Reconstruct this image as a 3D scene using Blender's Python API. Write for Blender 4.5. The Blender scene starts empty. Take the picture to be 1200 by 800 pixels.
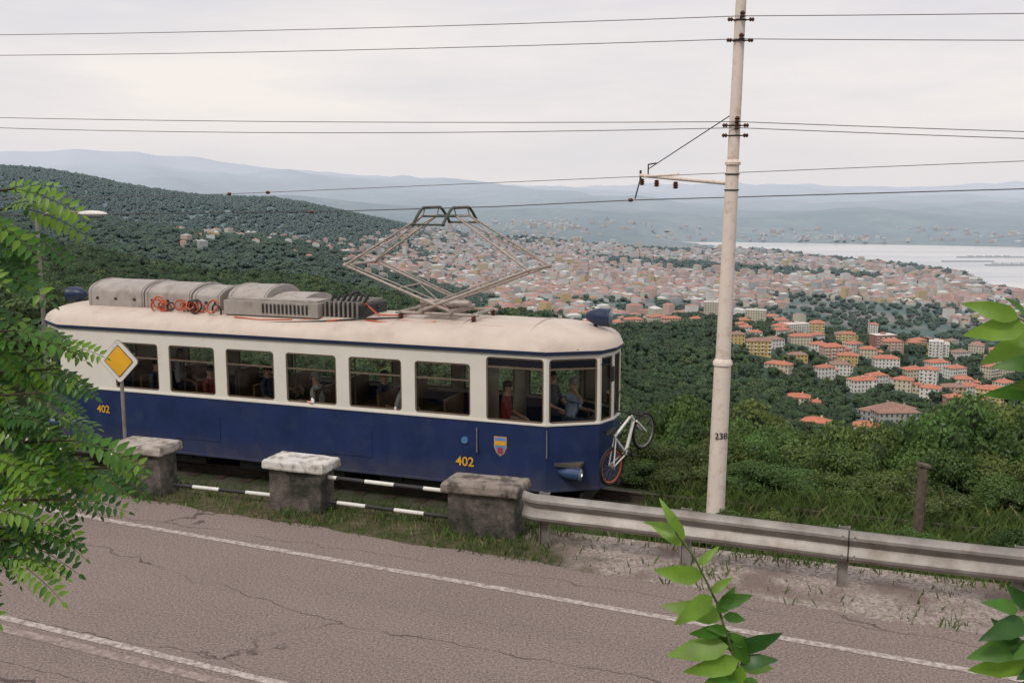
import bpy, math, random
import numpy as np
from mathutils import Vector, Matrix
random.seed(7); rng=np.random.default_rng(7)
S=bpy.context.scene
rad=math.radians
# ------------------------------------------------------------ node helpers
def ramp_mix(nt,fac,a,b):
    m=nt.nodes.new('ShaderNodeMix'); m.data_type='RGBA'
    if fac is not None:
        if isinstance(fac,(int,float)): m.inputs[0].default_value=fac
        else: nt.links.new(fac,m.inputs[0])
    for i,x in ((6,a),(7,b)):
        if isinstance(x,tuple): m.inputs[i].default_value=(x[0],x[1],x[2],1)
        else: nt.links.new(x,m.inputs[i])
    return m.outputs[2]
def nmath(nt,op,a,b=None,clamp=False):
    m=nt.nodes.new('ShaderNodeMath'); m.operation=op; m.use_clamp=clamp
    for i,x in ((0,a),(1,b)):
        if x is None: continue
        if isinstance(x,(int,float)): m.inputs[i].default_value=x
        else: nt.links.new(x,m.inputs[i])
    return m.outputs[0]
def nnoise(nt,vec,scale,detail=5,rough=.55):
    n=nt.nodes.new('ShaderNodeTexNoise'); n.inputs['Scale'].default_value=scale
    n.inputs['Detail'].default_value=detail; n.inputs['Roughness'].default_value=rough
    if vec is not None: nt.links.new(vec,n.inputs['Vector'])
    return n.outputs[0]
def nrange(nt,val,a,b,c=0.,d=1.):
    m=nt.nodes.new('ShaderNodeMapRange'); nt.links.new(val,m.inputs[0])
    for i,x in enumerate((a,b,c,d)): m.inputs[i+1].default_value=x
    return m.outputs[0]
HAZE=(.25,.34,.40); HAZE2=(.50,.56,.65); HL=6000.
def paint_haze(nt,col):  # aerial haze painted into the base colour by distance from the origin
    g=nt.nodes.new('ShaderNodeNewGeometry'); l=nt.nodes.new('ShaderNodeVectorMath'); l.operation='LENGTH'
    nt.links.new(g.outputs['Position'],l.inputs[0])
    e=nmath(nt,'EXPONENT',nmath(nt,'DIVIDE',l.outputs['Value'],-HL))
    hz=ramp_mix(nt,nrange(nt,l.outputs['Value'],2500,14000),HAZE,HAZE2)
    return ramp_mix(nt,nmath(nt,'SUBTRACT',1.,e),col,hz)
def mk(name,base,rough=.7,var=.15,scale=4.,bump=0.,bscale=40.,metal=0.,haze=False,orand=0.,spec=.4,trans=0.,dirt=None,dscale=1.5,dth=(.5,.7),coat=0.,big=0.,zdust=None):
    m=bpy.data.materials.new(name); m.use_nodes=True; nt=m.node_tree
    b=nt.nodes['Principled BSDF']; out=nt.nodes['Material Output']
    vec=nt.nodes.new('ShaderNodeNewGeometry').outputs['Position']
    lo=tuple(c*(1-var) for c in base); hi=tuple(min(1,c*(1+var)) for c in base)
    n=nrange(nt,nnoise(nt,vec,scale),.3,.7)
    col=ramp_mix(nt,n,lo,hi)
    if big:
        col=ramp_mix(nt,nrange(nt,nnoise(nt,vec,.011,4,.6),.42,.6,0,big),col,tuple(c*k for c,k in zip(base,(1.75,1.5,1.2))))
    if dirt:
        col=ramp_mix(nt,nrange(nt,nnoise(nt,vec,dscale,8,.65),dth[0],dth[1]),col,dirt)
    if zdust:
        sx=nt.nodes.new('ShaderNodeSeparateXYZ'); nt.links.new(vec,sx.inputs[0])
        k=nmath(nt,'MULTIPLY',nrange(nt,sx.outputs[2],zdust[0],zdust[1],.75,0),nrange(nt,nnoise(nt,vec,3,6,.7),.3,.65,.3,1.))
        col=ramp_mix(nt,k,col,zdust[2])
    if orand:
        o=nt.nodes.new('ShaderNodeObjectInfo'); h=nt.nodes.new('ShaderNodeHueSaturation')
        v=nrange(nt,o.outputs['Random'],0,1,1-orand,1+orand)
        r2=nmath(nt,'FRACT',nmath(nt,'MULTIPLY',o.outputs['Random'],17.3))
        hue=nrange(nt,r2,0,1,.47,.525)
        nt.links.new(v,h.inputs['Value']); nt.links.new(hue,h.inputs['Hue']); nt.links.new(col,h.inputs['Color'])
        col=h.outputs[0]
    if haze: col=paint_haze(nt,col)
    nt.links.new(col,b.inputs['Base Color'])
    b.inputs['Roughness'].default_value=rough; b.inputs['Metallic'].default_value=metal
    b.inputs['Specular IOR Level'].default_value=spec
    if coat: b.inputs['Coat Weight'].default_value=coat; b.inputs['Coat Roughness'].default_value=.15
    if bump:
        bn=nt.nodes.new('ShaderNodeBump'); bn.inputs['Strength'].default_value=bump; bn.inputs['Distance'].default_value=.02
        nt.links.new(nnoise(nt,vec,bscale,6),bn.inputs['Height']); nt.links.new(bn.outputs[0],b.inputs['Normal'])
    if trans:
        t=nt.nodes.new('ShaderNodeBsdfTranslucent'); nt.links.new(col,t.inputs[0])
        h2=nt.nodes.new('ShaderNodeMixShader'); h2.inputs[0].default_value=trans
        nt.links.new(b.outputs[0],h2.inputs[1]); nt.links.new(t.outputs[0],h2.inputs[2]); nt.links.new(h2.outputs[0],out.inputs[0])
    return m
# ------------------------------------------------------------ mesh builder
class MB:
    def __init__(s): s.v=[]; s.f=[]; s.m=[]
    def add(s,vs,fs,mi=0):
        o=len(s.v); s.v+= [tuple(v) for v in vs]
        for f in fs: s.f.append(tuple(i+o for i in f)); s.m.append(mi)
    def box(s,c,size,mi=0,R=None):
        c=Vector(c); vs=[]
        for x in(-.5,.5):
            for y in(-.5,.5):
                for z in(-.5,.5):
                    p=Vector((x*size[0],y*size[1],z*size[2]))
                    if R is not None: p=R@p
                    vs.append(c+p)
        s.add(vs,[(0,1,3,2),(4,6,7,5),(0,4,5,1),(2,3,7,6),(0,2,6,4),(1,5,7,3)],mi)
    def mm(s,x0,x1,y0,y1,z0,z1,mi=0): s.box(((x0+x1)/2,(y0+y1)/2,(z0+z1)/2),(x1-x0,y1-y0,z1-z0),mi)
    def tube(s,p,q,r1,r2=None,n=8,mi=0,caps=True):
        if r2 is None: r2=r1
        p=Vector(p); q=Vector(q); d=q-p
        if d.length<1e-6: return
        d.normalize(); a=d.orthogonal().normalized(); b=d.cross(a); vs=[]
        for c,r in((p,r1),(q,r2)):
            for i in range(n):
                t=2*math.pi*i/n; vs.append(c+(a*math.cos(t)+b*math.sin(t))*r)
        fs=[(i,(i+1)%n,n+(i+1)%n,n+i) for i in range(n)]
        if caps: fs+= [tuple(range(n))[::-1],tuple(range(n,2*n))]
        s.add(vs,fs,mi)
    def path(s,pts,r,n=6,mi=0,r2=None):
        k=len(pts)-1
        for i in range(k):
            a=r if r2 is None else r+(r2-r)*i/k; b=r if r2 is None else r+(r2-r)*(i+1)/k
            s.tube(pts[i],pts[i+1],a,b,n,mi)
    def lathe(s,prof,p,axis,n=16,mi=0,sx=1.):
        p=Vector(p); d=Vector(axis).normalized(); a=d.orthogonal().normalized(); b=d.cross(a); vs=[];fs=[]
        for (r,z) in prof:
            for i in range(n):
                t=2*math.pi*i/n; vs.append(p+d*z+(a*math.cos(t)+b*math.sin(t))*r)
        for k in range(len(prof)-1):
            for i in range(n): fs.append((k*n+i,k*n+(i+1)%n,(k+1)*n+(i+1)%n,(k+1)*n+i))
        fs.append(tuple(range(n))[::-1]); fs.append(tuple(range((len(prof)-1)*n,len(prof)*n)))
        s.add(vs,fs,mi)
    def torus(s,c,nrm,R,r,n=28,k=8,mi=0):
        c=Vector(c); d=Vector(nrm).normalized(); a=d.orthogonal().normalized(); b=d.cross(a); vs=[];fs=[]
        for i in range(n):
            t=2*math.pi*i/n; e=a*math.cos(t)+b*math.sin(t)
            for j in range(k):
                w=2*math.pi*j/k; vs.append(c+e*(R+r*math.cos(w))+d*r*math.sin(w))
        for i in range(n):
            for j in range(k): fs.append((i*k+j,((i+1)%n)*k+j,((i+1)%n)*k+(j+1)%k,i*k+(j+1)%k))
        s.add(vs,fs,mi)
    def ell(s,c,r,mi=0,n=14,k=9,zmin=-1,jit=0,R=None):
        c=Vector(c); vs=[];fs=[]
        for i in range(k+1):
            ph=math.pi*i/k; 
            for j in range(n):
                t=2*math.pi*j/n; q=1+random.uniform(-jit,jit)
                z=max(math.cos(ph),zmin)
                p=Vector((math.sin(ph)*math.cos(t)*r[0]*q,math.sin(ph)*math.sin(t)*r[1]*q,z*r[2]*q))
                if R is not None: p=R@p
                vs.append(c+p)
        for i in range(k):
            for j in range(n): fs.append((i*n+j,(i+1)*n+j,(i+1)*n+(j+1)%n,i*n+(j+1)%n))
        s.add(vs,fs,mi)
    def obj(s,name,mats,parent=None,smooth=None,bevel=0,matrix=None):
        me=bpy.data.meshes.new(name); me.from_pydata(s.v,[],s.f)
        for m in mats: me.materials.append(m)
        me.polygons.foreach_set('material_index',s.m); me.update()
        if smooth is not None:
            me.shade_smooth(); me.set_sharp_from_angle(angle=rad(smooth))
        ob=bpy.data.objects.new(name,me); S.collection.objects.link(ob)
        if parent: ob.parent=parent
        if matrix is not None: ob.matrix_world=matrix
        if bevel:
            b=ob.modifiers.new('bevel','BEVEL'); b.width=bevel; b.segments=2; b.limit_method='ANGLE'
        return ob
def empty(name,loc=(0,0,0),rz=0,parent=None):
    e=bpy.data.objects.new(name,None); S.collection.objects.link(e); e.location=loc; e.rotation_euler=(0,0,rz)
    if parent: e.parent=parent
    return e
def npmesh(name,V,F,mats,MI=None,parent=None,smooth=False):
    me=bpy.data.meshes.new(name); V=np.asarray(V,dtype=np.float32); F=np.asarray(F,dtype=np.int32)
    k=F.shape[1]
    me.vertices.add(len(V)); me.vertices.foreach_set('co',V.ravel())
    me.loops.add(F.size); me.loops.foreach_set('vertex_index',F.ravel())
    me.polygons.add(len(F)); me.polygons.foreach_set('loop_start',np.arange(0,F.size,k,dtype=np.int32))
    me.polygons.foreach_set('loop_total',np.full(len(F),k,dtype=np.int32))
    for m in mats: me.materials.append(m)
    if MI is not None: me.polygons.foreach_set('material_index',np.asarray(MI,dtype=np.int32))
    me.update(calc_edges=True); me.validate()
    if smooth: me.shade_smooth()
    ob=bpy.data.objects.new(name,me); S.collection.objects.link(ob)
    if parent: ob.parent=parent
    return ob
# ------------------------------------------------------------ materials
M={}
M['cream']=mk('cream_paint',(.81,.78,.71),.35,.04,2,dirt=(.64,.59,.50),dscale=3,dth=(.6,.88),coat=.3)
M['blue']=mk('dark_blue_paint',(.022,.038,.118),.33,.15,2,coat=.4,dirt=(.045,.062,.13),dscale=3,dth=(.5,.85),zdust=(-.55,-.05,(.085,.08,.10)))
M['blue2']=mk('trim_blue',(.018,.032,.08),.4,.1)
M['roof']=mk('roof_paint',(.62,.53,.46),.5,.06,3,dirt=(.42,.33,.27),dscale=1.6,dth=(.52,.9))
M['greybox']=mk('equipment_cover',(.38,.345,.32),.55,.12,5,dirt=(.20,.16,.13),dscale=4,dth=(.5,.8))
M['dark']=mk('dark_metal',(.03,.03,.032),.6,.3,8)
M['black']=mk('rubber_black',(.015,.015,.016),.7,.2,8)
M['steel']=mk('galvanised_steel',(.31,.29,.27),.5,.2,3,metal=.35,dirt=(.17,.14,.115),dscale=2.5,dth=(.45,.72))
M['panto']=mk('pantograph_metal',(.42,.36,.33),.5,.25,9,metal=.2,dirt=(.14,.07,.05),dscale=9,dth=(.5,.75))
M['rail']=mk('rusty_rail',(.06,.045,.035),.6,.25,9)
M['red']=mk('red_cable',(.50,.10,.04),.5,.2,9)
M['brown']=mk('wood_seat',(.20,.11,.055),.5,.25,6)
M['inner']=mk('interior_panel',(.48,.40,.30),.6,.1)
M['frame']=mk('window_frame_brown',(.16,.12,.085),.5,.15)
M['floor']=mk('interior_floor',(.09,.08,.07),.8,.2)
M['white']=mk('white_paint',(.74,.73,.70),.5,.06,4,dirt=(.42,.38,.33),dscale=6,dth=(.55,.85))
M['yellow']=mk('yellow_paint',(.80,.43,.03),.45,.08,4)
M['conc']=mk('weathered_concrete',(.130,.112,.098),.9,.4,5,bump=1.,bscale=26,dirt=(.035,.036,.028),dscale=3,dth=(.42,.60))
M['pole']=mk('pole_paint',(.80,.70,.63),.6,.05,3,dirt=(.52,.38,.30),dscale=6,dth=(.52,.75))
M['insul']=mk('insulator',(.10,.035,.02),.25,.2)
M['wire']=mk('wire',(.15,.12,.12),.6,.1)
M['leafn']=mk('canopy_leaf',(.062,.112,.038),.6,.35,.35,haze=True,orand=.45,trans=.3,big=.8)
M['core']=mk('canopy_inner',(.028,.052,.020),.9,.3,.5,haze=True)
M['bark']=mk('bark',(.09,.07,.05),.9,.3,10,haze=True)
M['shrub']=mk('shrub_leaf',(.120,.190,.050),.5,.5,1.3,orand=.25,trans=.38)
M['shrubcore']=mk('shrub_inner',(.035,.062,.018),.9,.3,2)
M['leafa']=mk('foreground_leaf_a',(.085,.22,.028),.42,.35,9,trans=.4)
M['leafb']=mk('foreground_leaf_b',(.20,.36,.045),.42,.3,9,trans=.45)
M['leafc']=mk('foreground_leaf_c',(.045,.13,.028),.4,.3,9,trans=.35)
M['stem']=mk('stem',(.09,.13,.03),.6,.2,9)
M['twig']=mk('twig',(.06,.045,.03),.9,.2,9)
M['grass']=mk('grass_blade',(.095,.15,.036),.7,.5,2,trans=.25)
M['straw']=mk('dry_grass',(.22,.19,.09),.8,.3,2)
M['stone']=mk('pebble',(.60,.56,.51),.9,.4,6)
M['ballast']=mk('ballast',(.08,.075,.055),.95,.5,14,bump=1,bscale=18,dirt=(.04,.055,.02),dscale=2,dth=(.4,.55))
M['skin']=mk('skin',(.58,.35,.25),.5,.08,20)
M['hair']=mk('hair_dark',(.03,.02,.015),.7,.2,40)
M['hairg']=mk('hair_grey',(.38,.36,.34),.7,.2,40)
M['eye']=mk('eye',(.02,.02,.02),.2,.1)
for k,c in dict(s_blue=(.36,.45,.60),s_red=(.36,.05,.05),s_white=(.75,.75,.76),s_dark=(.06,.07,.11),s_green=(.12,.20,.14),trous=(.06,.07,.11)).items(): M[k]=mk('cloth_'+k,c,.85,.12,12)
def glass():
    m=bpy.data.materials.new('window_glass'); m.use_nodes=True; nt=m.node_tree; nt.nodes.clear()
    o=nt.nodes.new('ShaderNodeOutputMaterial'); t=nt.nodes.new('ShaderNodeBsdfTransparent'); t.inputs[0].default_value=(.90,.92,.90,1)
    g=nt.nodes.new('ShaderNodeBsdfGlossy'); g.inputs['Roughness'].default_value=.03
    f=nt.nodes.new('ShaderNodeFresnel'); f.inputs[0].default_value=1.45
    x=nt.nodes.new('ShaderNodeMixShader'); nt.links.new(f.outputs[0],x.inputs[0]); nt.links.new(t.outputs[0],x.inputs[1]); nt.links.new(g.outputs[0],x.inputs[2]); nt.links.new(x.outputs[0],o.inputs[0])
    return m
M['glass']=glass()
def emis(name,c,s):
    m=bpy.data.materials.new(name); m.use_nodes=True; b=m.node_tree.nodes['Principled BSDF']
    b.inputs['Base Color'].default_value=(*c,1); b.inputs['Emission Color'].default_value=(*c,1); b.inputs['Emission Strength'].default_value=s; return m
M['lamp']=emis('lamp_glint',(1,.95,.85),1.2)
M['lens']=mk('lamp_lens',(.20,.25,.31),.08,.05,3,spec=.8)
# asphalt
def road_mat():
    m=bpy.data.materials.new('old_asphalt'); m.use_nodes=True; nt=m.node_tree; b=nt.nodes['Principled BSDF']
    pos=nt.nodes.new('ShaderNodeNewGeometry').outputs['Position']
    col=ramp_mix(nt,nrange(nt,nnoise(nt,pos,.5,6),.35,.65),(.212,.160,.146),(.268,.208,.190))
    mp=nt.nodes.new('ShaderNodeMapping'); mp.inputs['Rotation'].default_value=(0,0,rad(23.8)); nt.links.new(pos,mp.inputs[0])
    mp2=nt.nodes.new('ShaderNodeMapping'); mp2.inputs['Scale'].default_value=(.06,1.3,1); nt.links.new(mp.outputs[0],mp2.inputs[0])
    col=ramp_mix(nt,nrange(nt,nnoise(nt,mp2.outputs[0],1.,4),.4,.68,0,.55),col,(.145,.110,.100))
    col=ramp_mix(nt,nrange(nt,nnoise(nt,pos,1.7,8,.7),.52,.70,0,.35),col,(.125,.096,.088))
    sp=nrange(nt,nnoise(nt,pos,34,3,.85),.38,.62)
    col=ramp_mix(nt,.6,col,ramp_mix(nt,sp,(.080,.060,.055),(.39,.32,.29)))
    def cracks(col,seed,scl,vs,wd,m0,m1,amt):
        dn=nt.nodes.new('ShaderNodeTexNoise'); dn.inputs['Scale'].default_value=2.2; dn.inputs['Detail'].default_value=7; nt.links.new(pos,dn.inputs['Vector'])
        ad=nt.nodes.new('ShaderNodeVectorMath'); ad.operation='MULTIPLY_ADD'; nt.links.new(dn.outputs[1],ad.inputs[0]); ad.inputs[1].default_value=(.35,.35,0)
        mp3=nt.nodes.new('ShaderNodeMapping'); mp3.inputs['Scale'].default_value=scl; mp3.inputs['Location'].default_value=(seed,seed*.7,0); nt.links.new(mp.outputs[0],mp3.inputs[0]); nt.links.new(mp3.outputs[0],ad.inputs[2])
        v=nt.nodes.new('ShaderNodeTexVoronoi'); v.feature='DISTANCE_TO_EDGE'; v.inputs['Scale'].default_value=vs; nt.links.new(ad.outputs[0],v.inputs['Vector'])
        cr=nrange(nt,v.outputs[0],wd*.3,wd,1,0)
        mask=nrange(nt,nnoise(nt,pos,.45,3),m0,m1)
        return ramp_mix(nt,nmath(nt,'MULTIPLY',nmath(nt,'MULTIPLY',cr,mask),amt),col,(.05,.038,.034))
    col=cracks(col,3.1,(.16,.95,0),.55,.0058,.36,.47,.75)
    col=cracks(col,9.7,(.5,1.1,0),1.3,.009,.55,.62,.35)
    nt.links.new(col,b.inputs['Base Color']); b.inputs['Roughness'].default_value=.85; b.inputs['Specular IOR Level'].default_value=.25
    bn=nt.nodes.new('ShaderNodeBump'); bn.inputs['Strength'].default_value=.6; bn.inputs['Distance'].default_value=.012
    nt.links.new(nnoise(nt,pos,55,3,.8),bn.inputs['Height']); nt.links.new(bn.outputs[0],b.inputs['Normal'])
    return m
M['road']=road_mat()
M['line']=mk('worn_road_paint',(.50,.45,.42),.8,.1,6,dirt=(.25,.20,.18),dscale=14,dth=(.42,.60))
M['line2']=mk('very_worn_road_paint',(.37,.30,.275),.8,.1,6,dirt=(.22,.17,.155),dscale=10,dth=(.38,.58))
def ground_mat():
    m=bpy.data.materials.new('hillside_ground'); m.use_nodes=True; nt=m.node_tree; b=nt.nodes['Principled BSDF']
    pos=nt.nodes.new('ShaderNodeNewGeometry').outputs['Position']
    sx=nt.nodes.new('ShaderNodeSeparateXYZ'); nt.links.new(pos,sx.inputs[0])
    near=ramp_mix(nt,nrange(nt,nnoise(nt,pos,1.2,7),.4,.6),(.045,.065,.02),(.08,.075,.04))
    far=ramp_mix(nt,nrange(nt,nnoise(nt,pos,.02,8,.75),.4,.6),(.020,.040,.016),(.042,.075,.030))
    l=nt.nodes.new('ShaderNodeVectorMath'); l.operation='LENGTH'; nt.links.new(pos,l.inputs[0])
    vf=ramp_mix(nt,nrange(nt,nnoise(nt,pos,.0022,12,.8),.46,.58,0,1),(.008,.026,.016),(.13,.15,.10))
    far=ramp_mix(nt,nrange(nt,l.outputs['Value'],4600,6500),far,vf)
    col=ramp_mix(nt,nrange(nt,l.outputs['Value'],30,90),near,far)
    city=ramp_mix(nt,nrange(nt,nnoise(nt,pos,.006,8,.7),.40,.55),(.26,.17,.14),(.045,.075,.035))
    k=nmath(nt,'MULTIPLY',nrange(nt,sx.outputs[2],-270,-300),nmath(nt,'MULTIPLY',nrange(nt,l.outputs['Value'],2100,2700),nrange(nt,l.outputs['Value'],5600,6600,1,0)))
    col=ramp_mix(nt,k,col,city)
    col=paint_haze(nt,col)
    nt.links.new(col,b.inputs['Base Color']); b.inputs['Roughness'].default_value=.95; b.inputs['Specular IOR Level'].default_value=.1
    return m
M['ground']=ground_mat()
# ------------------------------------------------------------ terrain function
A=np.array([.6,17.1]); YAW=rad(-20); f=np.array([math.cos(YAW),math.sin(YAW)]); n_=np.array([-math.sin(YAW),math.cos(YAW)])
mr=np.array([.403,.915]); rr=np.array([.915,-.403])
DL=np.array([15,30,60,100,200,350,500,700,1000,1300,1800,2600,3500,5000,6600,7500,8500,11000,15000,20000.])
UL=np.array([-.51,-.26,0,.2,.36,.51])
TZ=np.array([
[-1.6,-3,-7,-12,-21,-28,-33,-35,-75,-110,-85,-35,-90,125,30,110,60,270,600,300],
[-1.6,-3.5,-10,-18,-31,-42,-50,-57,-105,-165,-175,-110,-190,-45,-170,-40,-120,150,360,200],
[-1.6,-3.5,-12,-23,-40,-56,-70,-86,-130,-195,-275,-302,-306,-285,-215,-120,-190,70,190,80],
[-1.8,-4,-17,-31,-56,-84,-106,-126,-143,-160,-265,-314,-316,-316,-308,-175,-130,-10,170,60],
[-1.8,-4,-18,-33,-60,-91,-118,-145,-163,-182,-285,-316,-316,-316,-290,-90,-60,-110,150,60],
[-1.8,-4,-18,-33,-61,-96,-128,-160,-182,-212,-285,-316,-316,-316,-290,-170,-110,-120,130,60]])
def sm(x,a,b):
    t=np.clip((x-a)/(b-a),0,1); return t*t*(3-2*t)
def shore(u): return np.interp(u,[.15,.18,.26,.326,.40,.454,.48,.52,.8],[6500,6250,5500,4950,4450,4000,3450,3250,3100]), np.interp(u,[.15,.18,.36,.51,.8],[6450,6600,6250,5900,5400])
def table(u,D):
    lu=np.clip(u,UL[0],UL[-1]); i=np.clip(np.searchsorted(UL,lu)-1,0,len(UL)-2); fu=(lu-UL[i])/(UL[i+1]-UL[i]); fu=fu*fu*(3-2*fu)
    ld=np.log(np.clip(D,DL[0],DL[-1])); LD=np.log(DL); j=np.clip(np.searchsorted(LD,ld)-1,0,len(DL)-2); fd=(ld-LD[j])/(LD[j+1]-LD[j]); fd=.5*fd+.5*fd*fd*(3-2*fd)
    return (TZ[i,j]*(1-fu)+TZ[i+1,j]*fu)*(1-fd)+(TZ[i,j+1]*(1-fu)+TZ[i+1,j+1]*fu)*fd
def terrain(X,Y):
    X=np.asarray(X,float); Y=np.asarray(Y,float)
    r=np.hypot(X,Y); Ys=np.maximum(Y,1e-3); u=np.where(Y>0,np.clip(X/Ys,-.8,.8),np.sign(X)*.8)
    D=np.where((Y>0)&(np.abs(X/Ys)<.8),Y,r*.78)
    zt=table(u,D)
    nz=np.zeros_like(X)
    for a,b,ph,am in((1,.3,0,1),(-.6,1.1,2,.8),(1.9,1.4,4,.5),(-2.3,2.9,1,.35),(4.1,-3.2,3,.22),(5.9,6.6,.7,.15)):
        nz+=am*np.sin((a*X+b*Y)*2.2/np.maximum(D,60)*1.0*3+ph+np.log(np.maximum(D,20))*5*b)
    flat=np.where((zt<-280)&(D>2400),.1,1.)
    zt=zt+nz*D*.0028*flat*sm(D,60,300)
    rel=np.zeros_like(X)
    for a,b,ph,am in((1,.4,0,1),(-.5,1.2,2,.8),(2.1,1.5,4,.6),(-2.4,3.1,1,.4),(5.1,2.2,.4,.25),(-4.3,5.7,2.2,.2)):
        rel+=am*(1-2*np.abs(np.sin((a*X+b*Y)/1500.+ph+.4*np.sin(X/2100.+b))))
    zt=zt+rel*38*sm(D,6500,9000)*sm(zt,-310,-240)+rel*9*sm(D,3800,4800)*sm(-D,-6500,-5600)*sm(zt,-220,-100)
    nr,fr=shore(u); sea=(D>nr)&(D<fr)&(u>.165)
    zt=np.where(sea,-335,zt)
    m=X*mr[0]+Y*mr[1]; nn=(X-A[0])*n_[0]+(Y-A[1])*n_[1]
    zb=np.where(m<1.2,3.1+np.maximum(-m-3,0)*.3,3.1-(m-1.2)/3.1*3.16)
    zb=np.where(m>4.3,-.06,zb)
    z=np.where(m>11.3,-.03,zb)
    z=np.where(m>11.3,z+(-1.12)*sm(nn,-3.2,-2.2),z)
    w=sm(nn,3.3,6.5); z=np.where(m>11.3,z*(1-w)+(zt+.15*np.sin(X*1.3)+.12*np.sin(Y*1.7+X))*w,z)
    return z
th=np.concatenate([np.linspace(-40,40,280),np.linspace(42,318,90)]); th=np.radians(th)
rs=np.concatenate([[.0],np.geomspace(1.,30,110),np.geomspace(30.8,24000,290)])
TH,RS=np.meshgrid(th,rs); GX=RS*np.sin(TH); GY=RS*np.cos(TH); GZ=terrain(GX,GY)
nR,nT=TH.shape; idx=np.arange(nR*nT).reshape(nR,nT); nx=np.roll(idx,-1,axis=1)
F=np.stack([idx[:-1],idx[1:],nx[1:],nx[:-1]],-1).reshape(-1,4)[:,::-1]
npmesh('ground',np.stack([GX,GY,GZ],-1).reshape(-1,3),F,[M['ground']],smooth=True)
def sea_mat():
    m=bpy.data.materials.new('sea_water'); m.use_nodes=True; nt=m.node_tree; b=nt.nodes['Principled BSDF']
    pos=nt.nodes.new('ShaderNodeNewGeometry').outputs['Position']
    mp=nt.nodes.new('ShaderNodeMapping'); mp.inputs['Scale'].default_value=(.4,1.6,1); nt.links.new(pos,mp.inputs[0])
    c=ramp_mix(nt,nrange(nt,nnoise(nt,mp.outputs[0],.002,5),.35,.65),(.44,.48,.52),(.62,.62,.63)); nt.links.new(c,b.inputs['Base Color'])  # pale base colour stands in for haze over the water
    b.inputs['Roughness'].default_value=.35; return m
b=MB(); b.add([(600,2900,-320),(9000,2900,-320),(9000,7300,-320),(600,7300,-320)],[(0,1,2,3)]); b.obj('sea',[sea_mat()])
# ------------------------------------------------------------ road & verge
def RP(s,m,z): p=rr*s+mr*m; return (p[0],p[1],z)
def strip(name,m0,m1,z,mat,s0=-60,s1=45,wob=0):
    b=MB(); N=420; vs=[]
    for i in range(N+1):
        s=s0+(s1-s0)*i/N; w=wob*(math.sin(s*2.1)+.6*math.sin(s*5.3+1)+.4*math.sin(s*11.7))
        vs+= [RP(s,m0,z),RP(s,m1+w,z)]
    b.add(vs,[(2*i,2*i+2,2*i+3,2*i+1) for i in range(N)]); return b.obj(name,[mat])
strip('road',4.3,11.42,0,M['road'],wob=.04)
strip('road_edge_line',10.40,10.51,.004,M['line'],wob=.005)
strip('road_centre_line',7.39,7.49,.004,M['line'],wob=.005)
strip('road_centre_line',7.17,7.30,.004,M['line2'],wob=.005)
def verge_mat():
    m=bpy.data.materials.new('verge'); m.use_nodes=True; nt=m.node_tree; bb=nt.nodes['Principled BSDF']
    pos=nt.nodes.new('ShaderNodeNewGeometry').outputs['Position']; sx=nt.nodes.new('ShaderNodeSeparateXYZ'); nt.links.new(pos,sx.inputs[0])
    soil=ramp_mix(nt,nrange(nt,nnoise(nt,pos,2.5,8,.7),.4,.6),(.05,.065,.022),(.13,.105,.07))
    v=nt.nodes.new('ShaderNodeTexVoronoi'); v.inputs['Scale'].default_value=26; nt.links.new(pos,v.inputs['Vector'])
    grav=ramp_mix(nt,v.outputs['Color'],(.19,.15,.13),(.50,.44,.40))
    grav=ramp_mix(nt,nrange(nt,nnoise(nt,pos,1.1,5),.48,.64),grav,(.215,.168,.15))
    k=nmath(nt,'ADD',nmath(nt,'MULTIPLY',sx.outputs[0],.5),nmath(nt,'MULTIPLY',nnoise(nt,pos,1.5,4),2.))
    col=ramp_mix(nt,nrange(nt,k,1.0,1.7),soil,grav)
    nt.links.new(col,bb.inputs['Base Color']); bb.inputs['Roughness'].default_value=.95; bb.inputs['Specular IOR Level'].default_value=.1
    bn=nt.nodes.new('ShaderNodeBump'); bn.inputs['Strength'].default_value=.8; bn.inputs['Distance'].default_value=.03
    nt.links.new(v.outputs[0],bn.inputs['Height']); nt.links.new(bn.outputs[0],bb.inputs['Normal']); return m
b=MB(); vs=[]; N=80
for i in range(N+1):
    s=-34+i*.75; p=RP(s,11.25,-.012)
    q=np.array(A)+n_*(-3.25); k=(s-(q@rr))/(f@rr); q=q+f*k; vs+= [p,(q[0],q[1],-.012)]
b.add(vs,[(2*i,2*i+2,2*i+3,2*i+1) for i in range(N)]); b.obj('gravel_verge',[verge_mat()])
b=MB()
for i in range(6500):
    s=random.uniform(-1,13); t=random.betavariate(1.8,1.6)*1.35; p=rr*(s+4)+mr*(11.35+t)
    if p[0]<.6 and random.random()<.85: continue
    if math.sin(p[0]*3+1)+math.sin(p[1]*7+p[0])<-.5 and random.random()<.8: continue
    r=random.uniform(.010,.038); b.ell((p[0],p[1],r*.25-.01),(r,r*random.uniform(.6,1),r*.6),0,6,4,jit=.2,R=Matrix.Rotation(random.random()*6,3,'Z'))
b.obj('verge_pebbles',[M['stone']])
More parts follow.
